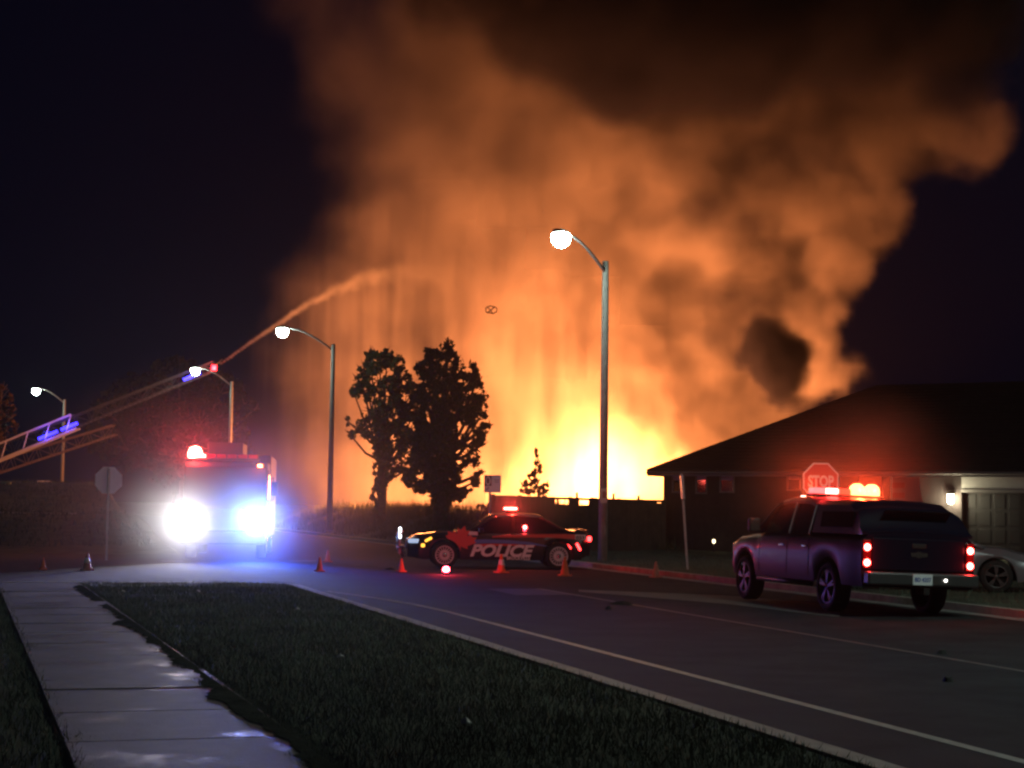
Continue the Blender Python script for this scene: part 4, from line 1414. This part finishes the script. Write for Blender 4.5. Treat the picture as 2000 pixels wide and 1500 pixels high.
# ---- leaning thin sign post by the kerb
b = gnd(1343, 1113, 0.1)
sp = empty("sign_post", b)
tag(sp, "thin leaning galvanised post with a small sign plate edge-on, in front of the house", "sign post")
tp = at(1331, 925, b.y) - b
MB().prism([(-0.028, -0.02), (-0.028, 0.02), (0.028, 0.02), (0.028, -0.02)], -0.1, tp.length, 'Z').build("post", M_galv, sp)
sp.rotation_euler = (0, math.atan2(tp.x, tp.z), 0)
MB().box((0, 0.03, tp.length - 0.35), (0.05, 0.42, 0.6)).build("sign_plate", M_signback, sp)

# ---- cones
M_cone = mat("cone_orange", (0.85, 0.16, 0.05), 0.55, noise=0.08, nscale=12)
M_conedull = mat("cone_orange_faded", (0.50, 0.20, 0.14), 0.6, noise=0.15, nscale=12)
M_collar = mat("cone_collar", (0.85, 0.85, 0.85), 0.4)


def cone(label, px, py, hpx, collar=False, dull=False, z=0.0):
    p = gnd(px, py, z)
    h = hpx * p.y / FOC
    t = empty("traffic_cone", p, random.random())
    tag(t, label, "traffic cone", "orange traffic cones across the road")
    mt = M_conedull if dull else M_cone
    b = h * 0.30
    ba = MB().box((0, 0, 0.018), (b * 2.1, b * 2.1, 0.036)).build("base", mt, t, bevel=0.01)
    r0, r1 = b * 0.78, h * 0.055
    MB().lathe([(r0 * 1.08, 0.037), (r0, 0.06), (r1, h), (r1 * 0.6, h + 0.004), (0, h + 0.004)], 'Z', (0, 0, 0), 18).build("cone_body", mt, t)
    if collar:
        def rad(z_): return r0 + (r1 - r0) * (z_ - 0.06) / (h - 0.06) + 0.004
        MB().lathe([(rad(h * 0.42), h * 0.42), (rad(h * 0.72), h * 0.72)], 'Z', (0, 0, 0), 18).build("collar", M_collar, t)
    return t


cone("small orange cone farthest left, on the side street", 84, 1113, 23)
cone("dull faded cone second from the left, by the sidewalk's end", 170, 1114, 34, True, True)
cone("orange cone standing farthest back, just right of the fire engine", 640, 1098, 22)
cone("orange cone just in front of another, right of the fire engine", 624, 1116, 27)
cone("orange cone under the police car's front bumper", 784, 1117, 26)
cone("orange cone with a white collar below the POLICE lettering", 979, 1119, 36, True)
cone("orange cone hiding part of the police car's rear wheel", 1103, 1125, 37)
cone("dim orange cone alone by the far kerb, left of the pickup", 1281, 1128, 31, False, True)

# ---- red road flare lamp
p = gnd(871, 1122)
fl = empty("road_flare", p)
tag(fl, "glowing red road flare on the asphalt in front of the police car", "road flare")
MB().lathe([(0.09, 0.0), (0.10, 0.03), (0.06, 0.06)], 'Z', (0, 0, 0), 16).build("flare_base", M_plastic, fl)
MB().lathe([(0.05, 0.06), (0.09, 0.10), (0.07, 0.17), (0.0, 0.20)], 'Z', (0, 0, 0), 16).build("flare_lens", glow("flare_glass", (1.0, 0.04, 0.06), 60), fl)
lamp("flare_light", 'POINT', (0, -0.05, 0.24), 70, (1.0, 0.03, 0.08), fl, 0.06)


# ---- aerial ladders
M_ladder = mat("ladder_metal", (0.06, 0.06, 0.06), 0.4, 0.7)
M_lad2 = mat("ladder_painted", (0.12, 0.085, 0.06), 0.5, 0.4)


def ladder(label, a, b, w0, w1, depth, material, lit):
    t = empty("aerial_ladder", a)
    tag(t, label, "ladder")
    a0 = Vector(a)
    d = Vector(b) - a0
    L = d.length
    u = d.normalized()
    side_ = Vector((0, 1, 0))
    up = side_.cross(u) * -1
    if up.z < 0: up = -up
    for s in (-1, 1):
        for v_, nm in ((0.0, "rail"), (1.0, "hand_rail")):
            p0 = side_ * s * depth / 2 + up * v_ * w0
            p1 = side_ * s * depth / 2 + up * v_ * w1 + d
            MB().bar(p0, p1, 0.09, 0.09).build(nm, material, t)
        br = MB()
        n = int(L / 0.9)
        for i in range(n):
            q0, q1 = i / n, (i + 1) / n
            wa, wb_ = w0 + (w1 - w0) * q0, w0 + (w1 - w0) * q1
            o_ = side_ * s * depth / 2
            A = o_ + d * q0; B = o_ + d * q1
            if i % 2 == 0: br.bar(A, B + up * wb_, 0.035)
            else: br.bar(A + up * wa, B, 0.035)
            br.bar(A, A + up * wa, 0.035)
        o = br.build("bracing", material, t); o["kind"] = "stuff"
    rg = MB()
    n = int(L / 0.35)
    for i in range(n):
        rg.bar(d * (i / n) - side_ * depth / 2, d * (i / n) + side_ * depth / 2, 0.035)
    o = rg.build("rungs", material, t); o["kind"] = "stuff"
    return t, u, up, L


la, lb_ = at(-230, 990, 112), at(424, 722, 116)
lad, u_, up_, LL = ladder("long aerial ladder with blue light strips, spraying water from its tip", la, lb_, 1.0, 0.6, 0.7, M_ladder, True)
g_bl = glow("blue_strip_glass", (0.05, 0.04, 1.0), 3.0)
D = lb_ - la
def along(px):   # fraction along the ladder whose picture column is px
    lo_, hi_ = 0.0, 1.0
    for _ in range(40):
        mid = (lo_ + hi_) / 2
        q = CAM_M.inverted() @ (la + D * mid)
        x = 1000 + FOC * q.x / -q.z
        if x < px: lo_ = mid
        else: hi_ = mid
    return lo_
M_ladw = mat("lit_ladder_white", (0.38, 0.38, 0.41), 0.5)  # paler colour gives the ladder's left end its lit look
qe = along(152)
for s_ in (-1, 1):
    for v_, nm in ((-0.12, "base_section_rail"), (1.12, "base_section_rail")):
        o_ = Vector((0, 1, 0)) * s_ * 0.47 + up_ * (v_ * (1.0 - 0.2 * (v_ > 0)))
        MB().bar(o_, o_ + D * qe, 0.11, 0.13).build(nm, M_ladw, lad)
for i in range(9):
    A_ = D * (qe * (i + 0.5) / 9) - Vector((0, 0.47, 0))
    MB().bar(A_ - up_ * 0.1, A_ + D * (qe * 0.5 / 9) + up_ * 0.9, 0.06).build("base_section_brace", M_ladw, lad)
for (x0, x1) in ((80, 118), (124, 157), (362, 396)):
    q0, q1 = along(x0), along(x1)
    MB().bar(D * q0 + up_ * 0.18 - Vector((0, 0.42, 0)), D * q1 + up_ * 0.18 - Vector((0, 0.42, 0)), 0.05, 0.22).build("blue_light_strip", g_bl, lad)
    lamp("blue_strip_light", 'POINT', D * ((q0 + q1) / 2) + up_ * 0.3 - Vector((0, 0.8, 0)), 60, (0.05, 0.05, 1.0), lad, 0.1)
nz = MB()
nz.tube([D - u_ * 0.4 + up_ * 0.3, D + up_ * 0.35, D + u_ * 0.6 + up_ * 0.55], [0.12, 0.09, 0.05], 8)
nz.build("water_nozzle", M_ladder, lad)
MB().box(D + up_ * 0.1 - Vector((0.1, 0.4, 0)), (0.34, 0.2, 0.4)).build("tip_light", glow("ladder_tip_red", (1.0, 0.02, 0.03), 12), lad, bevel=0.04)
lamp("tip_red_light", 'POINT', D + up_ * 0.1 - Vector((0.1, 0.75, 0)), 200, (1.0, 0.03, 0.03), lad, 0.1)
ladder("lower aerial ladder lit orange by the fire, below the blue-lit one", at(-200, 990, 118), at(228, 848, 121), 1.1, 0.7, 0.8, M_lad2, False)

# ---- small things on the far slope at left
def simple(name, label, cat, mb, material, loc, rz=0.0, bevel=0.01, group=None):
    o = mb.build(name, material, None, bevel=bevel)
    o.location = loc
    o.rotation_euler.z = rz
    tag(o, label, cat, group)
    return o


M_pale = mat("pale_painted_metal", (0.75, 0.75, 0.72), 0.5)
c = at(86, 942, 112); simple("barrier", "white barrier lying along the top of the far slope, left of the lamp pole", "barrier", MB().box((0, 0, 0), (0.85, 0.3, 0.22)).box((-0.3, 0, -0.35), (0.08, 0.2, 0.5)).box((0.3, 0, -0.35), (0.08, 0.2, 0.5)), M_pale, c, 0.05)
c = at(128, 946, 112); simple("barrier", "short white barrier just right of the leftmost lamp pole", "barrier", MB().box((0, 0, 0), (0.34, 0.3, 0.18)).box((0, 0, -0.35), (0.08, 0.2, 0.54)), M_pale, c, -0.2)
M_greenish = mat("pale_green_metal", (0.42, 0.50, 0.40), 0.5)
for i, (x, lab) in enumerate([(8, "pale green utility cabinet at the picture's left edge, left of a pair"), (17, "pale green utility cabinet, right one of the pair at the left edge")]):
    c = at(x, 955, 100)
    simple("utility_cabinet", lab, "cabinet", MB().box((0, 0, 0), (0.22, 0.3, 0.75)).box((0, 0, 0.39), (0.26, 0.34, 0.05)), M_greenish, c, 0.2, group="cabinets at the left edge")
ks = []
for i, (x, l) in enumerate([(26, 0.52), (50, 0.4), (75, 0.62), (98, 0.5)]):
    c = at(x, 1007 + i * 0.3, 78)
    ks.append(simple("kerb_stone", ["leftmost pale kerb stone on the far slope's foot", "second pale kerb stone from the left on the far slope's foot", "long third pale kerb stone on the far slope's foot", "rightmost pale kerb stone on the far slope's foot"][i], "kerb stone",
                     MB().box((0, 0, 0), (l, 0.3, 0.16)), M_kerb, c, 0.1 * (i % 3 - 1), 0.02, "kerb stones on the far slope"))
o = strip("kerb", 77.2, 77.5, -22, 2.5, 0.7, 1.12, M_kerb, 1.0)

# ---- litter on the verge and road
M_lit = mat("litter_paper", (0.6, 0.6, 0.58), 0.7)
M_dark = mat("road_debris", (0.02, 0.02, 0.02), 0.9)
for i, (px, py, z, lab) in enumerate([(388, 1157, .12, "white paper scrap on the grass nearest the fire engine"), (196, 1142, .12, "crumpled white scrap where the sidewalk meets the side street"), (240, 1158, .12, "small white scrap in grass right of the sidewalk's far end"),
                             (665, 1286, .12, "white scrap in the middle of the dark grass verge"), (910, 1414, .12, "pale scrap lowest on the grass verge"), (580, 1192, .12, "white scrap on the grass just left of the kerb"), (677, 1180, .02, "white scrap in the gutter beside the kerb")]):
    c = gnd(px, py, z)
    s_ = 0.045
    v = [(s_ * (math.cos(a) + 0.3 * (hash2(i, k_) - 0.5)), s_ * math.sin(a), 0.035 * hash2(k_, i)) for k_, a in enumerate([0, 1.05, 2.1, 3.14, 4.2, 5.2])] + [(0, 0, 0.05)]
    m = MB().add(v, [(0, 1, 6), (1, 2, 6), (2, 3, 6), (3, 4, 6), (4, 5, 6), (5, 0, 6), (5, 4, 3, 2, 1, 0)])
    simple("paper_scrap", lab, "litter", m, M_lit, c, i, 0, "paper scraps on the verge")
for i, (px, py, l, lab) in enumerate([(1217, 1180, 0.4, "flattened dark strip of debris on the road left of the pickup"), (1188, 1190, 0.09, "small dark lump on the road beside the flattened strip"), (1840, 1277, 0.12, "dark lump on the road below the pickup's rear wheel"),
                                      (1850, 1331, 0.10, "dark lump nearest the right edge of the road"), (762, 1112, 0.3, "dark debris on the road left of the road flare")]):
    c = gnd(px, py, 0.0)
    v = []
    for k_ in range(8):
        a = k_ * math.pi / 4
        v.append((l * 0.6 * math.cos(a) * (0.8 + 0.4 * hash2(k_, i)), min(l, 0.16) * 0.6 * math.sin(a), 0.002))
    v2 = [(x * 0.6, y * 0.6, 0.03 + 0.03 * hash2(i, k_)) for k_, (x, y, z) in enumerate(v)]
    m = MB().add(v + v2, [(k_, (k_ + 1) % 8, 8 + (k_ + 1) % 8, 8 + k_) for k_ in range(8)] + [tuple(range(8, 16)), tuple(range(7, -1, -1))])
    simple("road_debris", lab, "debris", m, M_dark, c, -0.2, 0, "debris on the road")
# scrap of burnt roofing carried up by the heat
c = at(960, 605, 84)
sc = MB()
n = 14
pts = [(0.30 * math.cos(2 * math.pi * k_ / n) * (0.85 + 0.3 * hash2(k_, 4)), 0.1 * math.sin(3 * k_), 0.19 * math.sin(2 * math.pi * k_ / n) * (0.85 + 0.3 * hash2(k_, 9))) for k_ in range(n)]
sc.tube(pts + [pts[0]], 0.028, 5)
sc.tube([pts[2], (0.02, 0.02, 0.02), pts[9]], 0.03, 5); sc.tube([pts[5], (-0.06, 0, -0.02), pts[11]], 0.025, 5)
simple("flying_debris", "small ragged loop of charred debris floating in the smoke above the trees", "debris", sc, M_dark, c, 0, 0)
# ---------------------------------------------------------------- fire and smoke (volumes grown from fields)
class F:
    """a field socket in a geometry node tree, with arithmetic"""
    nt = None
    def __init__(self, s): self.s = s
    @staticmethod
    def math(op, *a, clamp=False):
        n = F.nt.nodes.new("ShaderNodeMath")
        n.operation = op
        n.use_clamp = clamp
        for i, x in enumerate(a):
            if isinstance(x, F): F.nt.links.new(x.s, n.inputs[i])
            else: n.inputs[i].default_value = x
        return F(n.outputs[0])
    def __add__(s, o): return F.math('ADD', s, o)
    __radd__ = __add__
    def __sub__(s, o): return F.math('SUBTRACT', s, o)
    def __rsub__(s, o): return F.math('SUBTRACT', o, s)
    def __mul__(s, o): return F.math('MULTIPLY', s, o)
    __rmul__ = __mul__
    def __truediv__(s, o): return F.math('DIVIDE', s, o)


def vec(op, a, b=None, scale=None):
    n = F.nt.nodes.new("ShaderNodeVectorMath")
    n.operation = op
    for i, x in enumerate((a, b)):
        if x is None: continue
        if isinstance(x, F): F.nt.links.new(x.s, n.inputs[i])
        else: n.inputs[i].default_value = x
    if scale is not None:
        if isinstance(scale, F): F.nt.links.new(scale.s, n.inputs["Scale"])
        else: n.inputs["Scale"].default_value = scale
    return F(n.outputs["Value"] if op in ('LENGTH', 'DISTANCE', 'DOT_PRODUCT') else n.outputs["Vector"])


def noise(p, scale, detail=4.0, rough=0.55, color=False):
    n = F.nt.nodes.new("ShaderNodeTexNoise")
    F.nt.links.new(p.s, n.inputs["Vector"])
    n.inputs["Scale"].default_value = scale
    n.inputs["Detail"].default_value = detail
    n.inputs["Roughness"].default_value = rough
    return F(n.outputs["Color" if color else "Fac"])


def ramp(x, a, b, c=0.0, d=1.0, smooth=True):
    n = F.nt.nodes.new("ShaderNodeMapRange")
    n.interpolation_type = 'SMOOTHSTEP' if smooth else 'LINEAR'
    ins = [i for i in n.inputs if i.enabled or True][:5]
    for i, v in zip(n.inputs[:5], (x, a, b, c, d)):
        if isinstance(v, F): F.nt.links.new(v.s, i)
        else: i.default_value = v
    return F(n.outputs[0])


def xyz(p):
    n = F.nt.nodes.new("ShaderNodeSeparateXYZ")
    F.nt.links.new(p.s, n.inputs[0])
    return F(n.outputs[0]), F(n.outputs[1]), F(n.outputs[2])


def volume_cloud(name, lo, hi, voxel, field, material):
    """a volume object whose density grid is `field(position)`"""
    ng = bpy.data.node_groups.new(name, 'GeometryNodeTree')
    ng.interface.new_socket("Geometry", in_out='INPUT', socket_type='NodeSocketGeometry')
    ng.interface.new_socket("Geometry", in_out='OUTPUT', socket_type='NodeSocketGeometry')
    F.nt = ng
    pos = F(ng.nodes.new("GeometryNodeInputPosition").outputs[0])
    dens = field(pos)
    vc = ng.nodes.new("GeometryNodeVolumeCube")
    ng.links.new(dens.s, vc.inputs["Density"])
    vc.inputs["Background"].default_value = 0.0
    vc.inputs["Min"].default_value = lo
    vc.inputs["Max"].default_value = hi
    for k, ax in enumerate("XYZ"):
        vc.inputs["Resolution " + ax].default_value = max(8, int((hi[k] - lo[k]) / voxel))
    sm = ng.nodes.new("GeometryNodeSetMaterial")
    sm.inputs["Material"].default_value = material
    ng.links.new(vc.outputs[0], sm.inputs[0])
    out = ng.nodes.new("NodeGroupOutput")
    ng.links.new(sm.outputs[0], out.inputs[0])
    v = bpy.data.volumes.new(name)
    v.materials.append(material)
    o = bpy.data.objects.new(name, v)
    col.objects.link(o)
    md = o.modifiers.new("field", 'NODES')
    md.node_group = ng
    return o


def blobs(p, lst, k=3.0):
    """smooth union of balls (px, py, radius in photo pixels, metres beyond or before the fire line[, vertical stretch])"""
    d = None
    for b in lst:
        px, py, r, dy = b[:4]
        st = b[4] if len(b) > 4 else 1.0
        Y = FIRE_Y + dy
        c = at(px, py, Y)
        r = r * Y / FOC
        q = vec('SUBTRACT', p, tuple(c))
        q = vec('MULTIPLY', q, (1, 1, 1.0 / st))
        e = vec('LENGTH', q) - r
        d = e if d is None else F.math('SMOOTH_MIN', d, e, k)
    return d

FIRE_Y = 110.0
m_smoke = bpy.data.materials.new("smoke")
m_smoke.use_nodes = True
nt = m_smoke.node_tree
nt.nodes.clear()
pv = nt.nodes.new("ShaderNodeVolumePrincipled")
pv.inputs["Color"].default_value = (0.80, 0.76, 0.76, 1)
pv.inputs["Density"].default_value = 1.0
pv.inputs["Density Attribute"].default_value = "density"
pv.inputs["Anisotropy"].default_value = 0.0
ou = nt.nodes.new("ShaderNodeOutputMaterial")
nt.links.new(pv.outputs[0], ou.inputs["Volume"])

PLUME = [
    (1150, 930, 150, 4), (1130, 800, 230, 9), (1080, 660, 300, 12), (1050, 500, 310, 12), (1030, 350, 330, 12),
    (1000, 200, 350, 12), (1100, 40, 430, 12), (1300, 330, 300, 11), (1450, 210, 290, 10), (1480, 430, 220, 10),
    (1640, 430, 115, 5), (1705, 385, 70, 3), (1740, 420, 36, 2), (1640, 250, 190, 6), (1780, 215, 140, 4), (1890, 230, 95, 3), (1955, 225, 60, 2), (1560, 560, 110, 7),
    (1580, 640, 60, 4), (1615, 610, 34, 2), (1610, 690, 40, 1), (1600, 735, 50, 1), (1645, 735, 34, 0), (1672, 725, 22, 0), (1420, 700, 200, 11), (1350, 850, 150, 9),
    (720, 900, 200, 8), (680, 760, 180, 8), (700, 610, 160, 8), (780, 470, 140, 8), (760, 290, 130, 9), (690, 120, 150, 9), (620, 0, 120, 9),
    (1850, 60, 180, 10), (1600, 60, 200, 10), (850, 980, 200, 9), (600, 900, 120, 8)]
PUFFS = [(1580, 640, 64, 4), (1615, 612, 40, 2), (1605, 690, 44, 1), (1590, 735, 56, 1), (1640, 738, 40, 0), (1672, 728, 26, 0), (1600, 580, 50, 3), (1690, 430, 75, 3), (1735, 405, 46, 2), (1640, 510, 70, 3)]
BLACK = [(1515, 712, 62, -7), (1555, 700, 40, -7), (1480, 700, 44, -6), (1540, 750, 40, -6), (1500, 660, 40, -6)]
GREY = [(1430, 600, 62, -3), (1400, 650, 50, -3), (1530, 585, 66, -4), (1480, 620, 56, -4), (1590, 605, 40, -4), (1450, 690, 40, -3), (1480, 450, 70, -2), (1560, 500, 50, -3), (1380, 400, 60, -2)]
VEIL = [(1330, 330, 190, 1), (1500, 290, 190, -1), (1680, 240, 150, -3), (1850, 220, 110, -4), (1050, 230, 170, 0), (1620, 430, 110, -3), (850, 160, 150, 1)]
DARK = [(1240, 50, 200, -8), (1050, 40, 130, -8), (1450, 75, 160, -9), (1660, 30, 170, -9), (900, -40, 120, -8), (1870, 30, 130, -9), (1120, 130, 70, -8), (1330, 150, 70, -8)]


def plume_field(p):
    x, y, z = xyz(p)
    w = vec('SUBTRACT', noise(p, 0.075, 5.0, 0.55, color=True), (0.5, 0.5, 0.5))
    q = vec('ADD', p, vec('SCALE', w, scale=8.0))
    w2 = vec('SUBTRACT', noise(p, 0.33, 4.0, 0.62, color=True), (0.5, 0.5, 0.5))
    q = vec('ADD', q, vec('SCALE', w2, scale=3.2))
    d = blobs(q, PLUME, 2.0)
    soft = ramp(x, -13.0, 9.0, 7.0, 0.9, False)            # misty on the left, crisp billows on the right
    core = ramp(d * -1.0 / soft, -0.1, 1.0)
    st = noise(vec('MULTIPLY', p, (0.75, 0.5, 0.07)), 1.0, 4.0, 0.6)     # falling water draws the smoke out in streaks
    fall = ramp(z, 30.0, 10.0) * ramp(x, 15.0, 3.0)
    cn = noise(q, 0.17, 6.0, 0.62)
    clump = ramp(cn, 0.36, 0.66, ramp(x, 0.0, 12.0, 0.5, 0.05), ramp(x, 0.0, 12.0, 1.4, 1.9))
    streak = 1.0 + (ramp(st, 0.34, 0.66, 0.2, 2.0) - 1.0) * fall
    puff = ramp(blobs(vec('ADD', p, vec('SCALE', w2, scale=3.4)), PUFFS, 0.6) * -1.0, -0.1, 0.7) * 0.5
    return F.math('MAXIMUM', core * clump * streak * ramp(x, -13.0, 2.0, 0.10, 0.30), puff)


def soot_field(p):
    w = vec('SUBTRACT', noise(p, 0.12, 5.0, 0.6, color=True), (0.5, 0.5, 0.5))
    q = vec('ADD', p, vec('SCALE', w, scale=5.0))
    dd = blobs(q, DARK, 2.0)
    w2 = vec('SUBTRACT', noise(p, 0.4, 4.0, 0.6, color=True), (0.5, 0.5, 0.5))
    pq = vec('ADD', p, vec('SCALE', w2, scale=5.5))
    fine = ramp(noise(p, 0.5, 3.0, 0.6), 0.3, 0.7, 0.5, 1.3)
    bk = ramp(blobs(pq, BLACK, 1.5) * -1.0, -0.3, 0.9) * 2.4 + ramp(blobs(pq, GREY, 1.5) * -1.0, -0.5, 1.5) * fine * 0.36
    bk = bk + ramp(blobs(pq, VEIL, 2.0) * -1.0, -1.0, 4.0) * fine * 0.075
    return bk + ramp(dd * -1.0, -0.4, 1.6) * ramp(noise(p, 0.3, 4.0, 0.6), 0.3, 0.7, 0.4, 1.5) * 0.6


def volume_material(name, color, density, aniso):
    m = bpy.data.materials.new(name)
    m.use_nodes = True
    t = m.node_tree
    t.nodes.clear()
    p = t.nodes.new("ShaderNodeVolumePrincipled")
    p.inputs["Color"].default_value = (*color, 1)
    p.inputs["Density"].default_value = density
    p.inputs["Density Attribute"].default_value = "density"
    p.inputs["Anisotropy"].default_value = aniso
    o = t.nodes.new("ShaderNodeOutputMaterial")
    t.links.new(p.outputs[0], o.inputs["Volume"])
    return m


smoke = volume_cloud("smoke_plume", (-36, 92, 0.3), (40, 140, 46), 0.38, plume_field, m_smoke)
tag(smoke, "orange-lit smoke plume billowing up from the burning building", "smoke", kind="stuff")

soot = volume_cloud("soot_cloud", (-16, 92, 8), (40, 122, 46), 0.42, soot_field, volume_material("soot", (0.05, 0.05, 0.075), 1.0, 0.0))
tag(soot, "black sooty smoke rolling in front of the glowing plume", "smoke", kind="stuff")

FIRE = (1.0, 0.27, 0.07)
for (px, py, Y, w, r) in [(1200, 950, 106, 25000, 2.0), (1100, 958, 108, 24000, 2.0), (1285, 945, 104, 16000, 2.0), (990, 970, 109, 18000, 2.0), (840, 968, 109, 13000, 2.0),
                       (1150, 905, 108, 9000, 3.0), (1420, 890, 110, 2500, 2.0), (700, 965, 110, 9500, 2.0), (600, 960, 111, 3000, 2.0)]:
    lamp("fire_light", 'POINT', at(px, py, Y), w * 0.76, FIRE, radius=r)

# the flames themselves
FL_ = [(1120, 950, 80, 0, 1.3), (1180, 930, 85, 0, 1.4), (1240, 935, 75, -1, 1.3), (1290, 940, 55, -3, 1.2), (1050, 960, 60, 0, 1.3), (1160, 860, 60, 1, 1.5), (1230, 870, 50, 0, 1.5), (980, 975, 44, 1, 1.3),
       (1315, 910, 44, 0, 1.2), (1120, 830, 36, 1, 1.6), (1200, 810, 32, 1, 1.6), (1280, 870, 36, -1, 1.4), (1050, 890, 40, 1, 1.6), (910, 985, 36, 2, 1.3), (1010, 930, 34, 1, 1.5), (1330, 935, 40, 0, 1.2)]


def flame_field(p):
    x, y, z = xyz(p)
    w = vec('SUBTRACT', noise(vec('MULTIPLY', p, (1.0, 1.0, 0.45)), 0.45, 4.0, 0.6, color=True), (0.5, 0.5, 0.5))
    q = vec('ADD', p, vec('MULTIPLY', w, (3.0, 3.0, 5.0)))
    d = blobs(q, FL_, 0.8)
    return ramp(d * -1.0, -0.6, 2.2) * ramp(z, 11.0, 3.0, 0.14, 1.0) * ramp(noise(vec('MULTIPLY', p, (1.0, 1.0, 0.4)), 0.7, 4.0, 0.6), 0.33, 0.7, 0.12, 1.0)


m_flame = bpy.data.materials.new("flame")
m_flame.use_nodes = True
t = m_flame.node_tree
t.nodes.clear()
atn = t.nodes.new("ShaderNodeAttribute"); atn.attribute_name = "density"
mul = t.nodes.new("ShaderNodeMath"); mul.operation = 'MULTIPLY'; mul.inputs[1].default_value = 3.4
t.links.new(atn.outputs["Fac"], mul.inputs[0])
emi = t.nodes.new("ShaderNodeEmission"); emi.inputs[0].default_value = (1.0, 0.36, 0.09, 1)
t.links.new(mul.outputs[0], emi.inputs[1])
o = t.nodes.new("ShaderNodeOutputMaterial"); t.links.new(emi.outputs[0], o.inputs["Volume"])
fa, fb = at(950, 985, 104), at(1370, 985, 104)
flames = volume_cloud("flames", (fa.x, 99.0, 0.3), (fb.x + 1, 113.0, 14.0), 0.3, flame_field, m_flame)
tag(flames, "white-hot flames standing above the fence and against the house corner", "fire", kind="stuff")

# drifting smoke that catches the fire engine's lamps, and clouds added as halos round two light bars
EC = fe.location.copy()


def mist(label, c, reach, density, squash=(0.85, 0.8, 1.25)):
    def field(p):
        q = vec('ADD', p, vec('SCALE', vec('SUBTRACT', noise(p, 0.35, 4.0, 0.6, color=True), (0.5, 0.5, 0.5)), scale=reach * 0.35))
        q = vec('SUBTRACT', q, c)
        d = vec('LENGTH', vec('MULTIPLY', q, squash))
        return ramp(d, 0.0, reach, density, 0.0) * ramp(noise(p, 0.5, 4.0, 0.6), 0.25, 0.75, 0.5, 1.5)
    e = reach * 1.25
    o = volume_cloud("halo_smoke", (c[0] - e, c[1] - e, 0.05), (c[0] + e, c[1] + e, c[2] + e), reach / 14, field, m_thin)
    return tag(o, label, "smoke", kind="stuff")


m_thin = volume_material("thin_halo_smoke", (0.9, 0.9, 0.92), 1.0, 0.6)
mist("thin drifting smoke glowing round the fire engine's lamps", (EC.x, EC.y - 1.5, 1.3), 6.0, 0.032)
bar = pk.matrix_world.copy()
bpy.context.view_layer.update()
bl_ = pk.matrix_world @ Vector((-0.4, -0.15, BZ))
mist("thin haze added as a red halo round the pickup's light bar", tuple(bl_), 2.2, 0.06, (0.9, 0.9, 1.1))  # cloud added only to carry the light bar's bloom
bl_ = pol.matrix_world @ Vector((-0.3, 0.4, 1.6))
mist("thin haze added as a red halo round the police car's roof light", tuple(bl_), 1.8, 0.05, (0.9, 0.9, 1.1))  # same kind of added halo for the roof light

# water thrown from the ladder tip
jet_px = [(428, 713, 116), (455, 693, 115.6), (490, 668, 115), (540, 634, 114), (600, 597, 113), (660, 566, 112), (720, 545, 111), (780, 534, 110), (835, 535, 109), (885, 548, 108), (930, 572, 107)]
jp = [at(*q) for q in jet_px]
jx = np.array([q.x for q in jp]); jz = np.array([q.z for q in jp]); jy = np.array([q.y for q in jp])
cz = np.polyfit(jx, jz, 3); cyy = np.polyfit(jx, jy, 1)


def jet_field(p):
    x, y, z = xyz(p)
    w = vec('SUBTRACT', noise(p, 0.9, 4.0, 0.65, color=True), (0.5, 0.5, 0.5))
    wx, wy, wz = xyz(w)
    za = ((x * float(cz[0]) + float(cz[1])) * x + float(cz[2])) * x + float(cz[3])
    ya = x * float(cyy[0]) + float(cyy[1])
    t = ramp(x, float(jx[0]), float(jx[-1]), 0.0, 1.0, False)
    dz = z - za + wz * (0.12 + t * 2.4)
    dy = y - ya + wy * (0.12 + t * 2.4)
    r = 0.11 + t * 0.35 + t * t * 1.3
    d = F.math('SQRT', dz * dz + dy * dy)
    core = ramp(d / r, 1.0, 0.0) * ramp(t, 0.0, 0.75, 2.4, 0.12) * ramp(t, 1.0, 0.7) * ramp(x, float(jx[0]) - 0.1, float(jx[0]) + 0.1)
    # drops shed below the arc
    st = noise(vec('MULTIPLY', p, (2.2, 1.0, 0.12)), 1.0, 4.0, 0.6)
    below = ramp(dz, -8.5, -0.2) * ramp(dz, 0.3, -0.4)
    curtain = below * ramp(F.math('ABSOLUTE', dy), 1.8, 0.2) * ramp(t, 0.05, 0.5) * ramp(t, 1.0, 0.8) * ramp(st, 0.4, 0.7, 0.0, 1.0) * 0.06
    return core + curtain


m_water = volume_material("water_spray", (0.95, 0.95, 0.95), 1.0, 0.2)
jet = volume_cloud("water_jet", (float(jx[0]) - 0.3, float(jy.min()) - 2.2, 4.0), (float(jx[-1]) + 0.5, float(jy.max()) + 2.2, float(jz.max()) + 1.8), 0.13, jet_field, m_water)
tag(jet, "arc of water sprayed from the aerial ladder's tip over the fire", "water jet", kind="stuff")
# ---------------------------------------------------------------- smoky night air
m_haze = bpy.data.materials.new("haze")
m_haze.use_nodes = True
nt = m_haze.node_tree
nt.nodes.clear()
pv = nt.nodes.new("ShaderNodeVolumePrincipled")
pv.inputs["Color"].default_value = (0.9, 0.92, 0.95, 1)
pv.inputs["Density"].default_value = 0.0001
pv.inputs["Anisotropy"].default_value = 0.82
ou = nt.nodes.new("ShaderNodeOutputMaterial")
nt.links.new(pv.outputs[0], ou.inputs["Volume"])
hz = MB().box((0, 55, 24), (190, 190, 50)).build("haze", m_haze)
hz["kind"] = "stuff"
